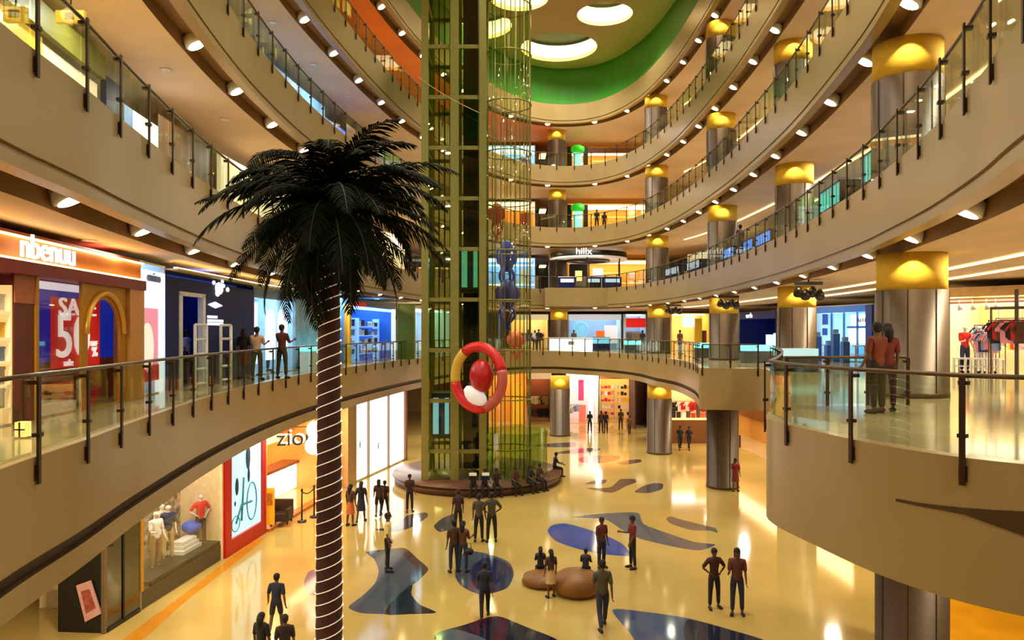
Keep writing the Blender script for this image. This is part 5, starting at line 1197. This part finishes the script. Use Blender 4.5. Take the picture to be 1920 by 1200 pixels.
# seat mounds and the people on them
MPOUF = M('pouf_leather', (124, 78, 22), .5, var=.2, scale=2)
g1 = G(1020, 1094); o = MB().lathe([(.62, 0), (.72, .1), (.66, .26), (.4, .37), (.01, .4)], g1, 28).build('seat_mound', MPOUF); tag(o, 'low brown leather seat mound, flatter left one of two', 'seat mound')
for v_ in o.data.vertices: v_.co.x = g1.x+(v_.co.x-g1.x)*1.0
g2 = G(1082, 1112); o = MB().lathe([(.6, 0), (.74, .15), (.74, .42), (.55, .64), (.01, .72)], g2, 28).build('seat_mound', MPOUF); tag(o, 'taller rounded brown leather seat mound, right one of two', 'seat mound')
def seated(loc, seat, face, top, bot, label, h=1.7, long=False):
    m = POSES['sit']; t = person('sit', (loc[0], loc[1], seat-m['seat']*h/1.72), h, face, top, bot, label, long=long); return t
seated((g1.x-.1, g1.y+.32), .36, 180, BLK, BLK, 'child in black sitting on the flatter seat mound', 1.35, True)
seated((g2.x+.3, g2.y+.35), .58, 170, (30, 34, 48), BLK, 'child in dark top sitting on the taller seat mound', 1.3)
onfloor(1033, 1120, 1031, 'stand', 200, (70, 44, 34), (196, 160, 110), 'small girl in brown top and pale skirt standing at the seat mounds', lower='skirt', long=True)
PC = (bx, by)
def ring(a, r=4.3): return (bx+r*math.cos(R(a)), by+r*math.sin(R(a)))
for a, top, lab, lg in ((-90, BLK, 'person in black seated on the platform front below the lift, leftmost of three', False), (-82.5, NVY, 'person in navy seated on the platform front below the lift, middle of three', False), (-75, (44, 30, 30), 'person in dark brown seated on the platform front below the lift, right of three', True), (-62, (70, 40, 30), 'person in brown seated on the right curve of the platform', False), (-50, BLK, 'person in black seated on the right curve of the platform', True), (-41, (66, 36, 30), 'person in rust seated near the right end of the platform', False), (8, (40, 34, 34), 'person in charcoal seated at the far right end of the platform', False)):
    x, y = ring(a); seated((x, y), .48, 90+a, top, BLK, lab, 1.72, lg)
for k, a in enumerate((-90, -82.5)):
    x, y = ring(a, 4.75); tag(MB().box((x, y, 1.18), (.36, .02, .15)).build('paper', M('paper_white', (245, 245, 240), .7)), ['white paper held by the leftmost person on the platform front', 'white paper held by the middle person on the platform front'][k], 'paper')
# eye level floor
def at(x, Yd, z): q = P(x, 0, Yd); q.z = z; return q
person('stand', at(457, 25.2, 6.5), 1.68, 180, BLK, (120, 40, 34), 'woman in black top and red skirt right of the security gates', lower='skirt', long=True)
person('carry', at(482, 24.6, 6.5), 1.74, 175, BGE, (60, 66, 50), 'man in beige shirt before the pale blue shop', hair=(26, 20, 18))
person('carry', at(529, 25.4, 6.5), 1.82, 165, (92, 44, 28), (50, 52, 40), 'man in brown shirt nearest the palm on the left walkway')
person('stand', at(503, 30.2, 6.5), 1.72, 90, (224, 230, 240), NVY, 'person in white shirt beyond the man in beige')
person('stand', at(350, 23.4, 6.53), 1.62, 90, (230, 220, 224), BLK, 'shop assistant in white top inside the navy shop door', long=True)
person('hold', at(1645, 14.6, 6.5), 1.76, 200, (112, 44, 26), BLK, 'person in rust top leaning left of the nearest right column')
person('stand', at(1664, 14.9, 6.5), 1.74, 180, (104, 32, 26), (60, 22, 20), 'woman in dark red close to the nearest right column', long=True)
person('stand', at(991, 64, 6.5), 1.75, 0, BLK, BLK, 'distant person in black on the far walkway, left of two')
person('stand', at(1010, 63.6, 6.5), 1.78, 0, (30, 30, 40), JNS, 'distant person in dark jacket on the far walkway, right of two')
person('stand', at(1003, 65.5, 6.5), 1.7, 180, (228, 226, 224), BLK, 'distant person in white between two dark figures on the far walkway')
person('stand', at(1076, 64.3, 6.5), 1.72, 0, (96, 60, 44), BLK, 'attendant in brown behind the white promotion counter')
person('stand', at(1275, 54, 6.5), 1.7, 20, (90, 46, 34), BLK, 'distant person in dark red under the pale blue sign')
person('stand', at(1205, 62, 6.5), 1.7, 160, NVY, BLK, 'distant person in navy under the red awning')
person('stand', at(1388, 37.5, 11.7), 1.75, 200, (74, 30, 28), BLK, 'person in dark red beside the third right column one floor up')
person('stand', at(1119, 64.2, 16.9), 1.7, 0, BLK, BLK, 'dark figure at the far railing two floors up, left of two')
person('stand', at(1133, 65.5, 16.9), 1.7, 0, (40, 26, 20), BLK, 'dark figure at the far railing two floors up, right of two')
# mannequins
MMAN = M('mannequin_white', (226, 220, 210), .4)
person('hold', FW.pt(FW.sd(292, .7), .57, .7), 1.85, 60, (236, 232, 226), (150, 120, 80), 'mannequin in white shirt and tan trousers, left in the fashion window', cat='mannequin', skin=MMAN, hair=None)
person('stand', FW.pt(FW.sd(315, .8), .57, .8), 1.85, 40, (36, 44, 78), (206, 176, 120), 'mannequin in navy jacket and beige trousers, middle of the fashion window', cat='mannequin', skin=MMAN, hair=None)
person('hips', FW.pt(FW.sd(376, .55), .57, .55), 1.85, 50, (216, 60, 50), (60, 50, 42), 'mannequin in red jacket and dark trousers, right in the fashion window', cat='mannequin', skin=MMAN, hair=None)
person('stand', FW.pt(FW.sd(303, 1.1), .57, 1.1), 1.85, 45, (210, 190, 170), (72, 60, 54), 'mannequin in tan top at the back of the fashion window', cat='mannequin', skin=MMAN, hair=None)
person('hold', CF.pt(CF.sx(1791), .03, .95), 1.8, 0, (226, 50, 34), (44, 56, 90), 'mannequin in red shirt and jeans at the right clothes shop', cat='mannequin', skin=MMAN, hair=None)
person('stand', CF.pt(CF.sx(1832), .03, 1.3), 1.8, 0, (196, 220, 240), (232, 230, 226), 'mannequin in pale blue shirt behind the white tables', cat='mannequin', skin=MMAN, hair=None)
person('stand', CF.pt(CF.sx(1815), .03, 1.1), 1.8, 10, (30, 40, 80), (230, 228, 224), 'mannequin in navy top behind the white tables', cat='mannequin', skin=MMAN, hair=None)
# handbag of the woman in the couple
q = G(880, 1072); tag(MB().ell((q.x, q.y-.12, .72), (.16, .1, .13), n=12).tube([(q.x-.08, q.y-.12, .8), (q.x-.05, q.y-.12, 1.0), (q.x+.05, q.y-.12, 1.0), (q.x+.08, q.y-.12, .8)], .012, 5).build('handbag', M('bag_black', (24, 22, 26), .5)), 'dark handbag of the woman in the close couple', 'handbag')

CA = M('case_amber', (250, 190, 80), emit=.9, ecol=(255, 180, 60)); CG = M('reflection_green', (90, 190, 60), emit=.5)
edgecase(3, 27, 1.2, 2.2, CG, 'green glowing box for the cove reflection behind the right railing two floors up', 1.2)  # box added where the green cove is mirrored in the railing glass
edgecase(4, 30, 1.2, 2.4, CA, 'amber lit display case behind the right railing three floors up, nearer one', 1.5)
edgecase(4, 36, 1.2, 2.4, CA, 'amber lit display case behind the right railing three floors up, middle one', 1.3)
edgecase(4, 46, 1.2, 2.4, CA, 'amber lit display case behind the right railing three floors up, farthest one', 1.3)

f = Front((17.4, 43.2), (18.5, 38.2), 6.5)
for k, (x, hh) in enumerate(((1556, 1.0), (1572, 1.35), (1594, .9), (1607, 1.5), (1626, 1.1))):
    q = f.pt(f.sx(x), 0, -1.3); o = thing('display_stand', ['leftmost', 'second', 'middle', 'fourth', 'rightmost'][k]+' dark blue display stand before the blue white shop', 'display stand', q)
    MB().box(q+Vector((0, 0, hh/2)), (.34, .34, hh)).build('pedestal', M('stand_blue', (40, 80, 150), .4), o); MB().box(q+Vector((0, 0, hh+.12)), (.26, .2, .22)).build('display_box', M('stand_box', (90, 120, 150), .4, emit=.1), o)
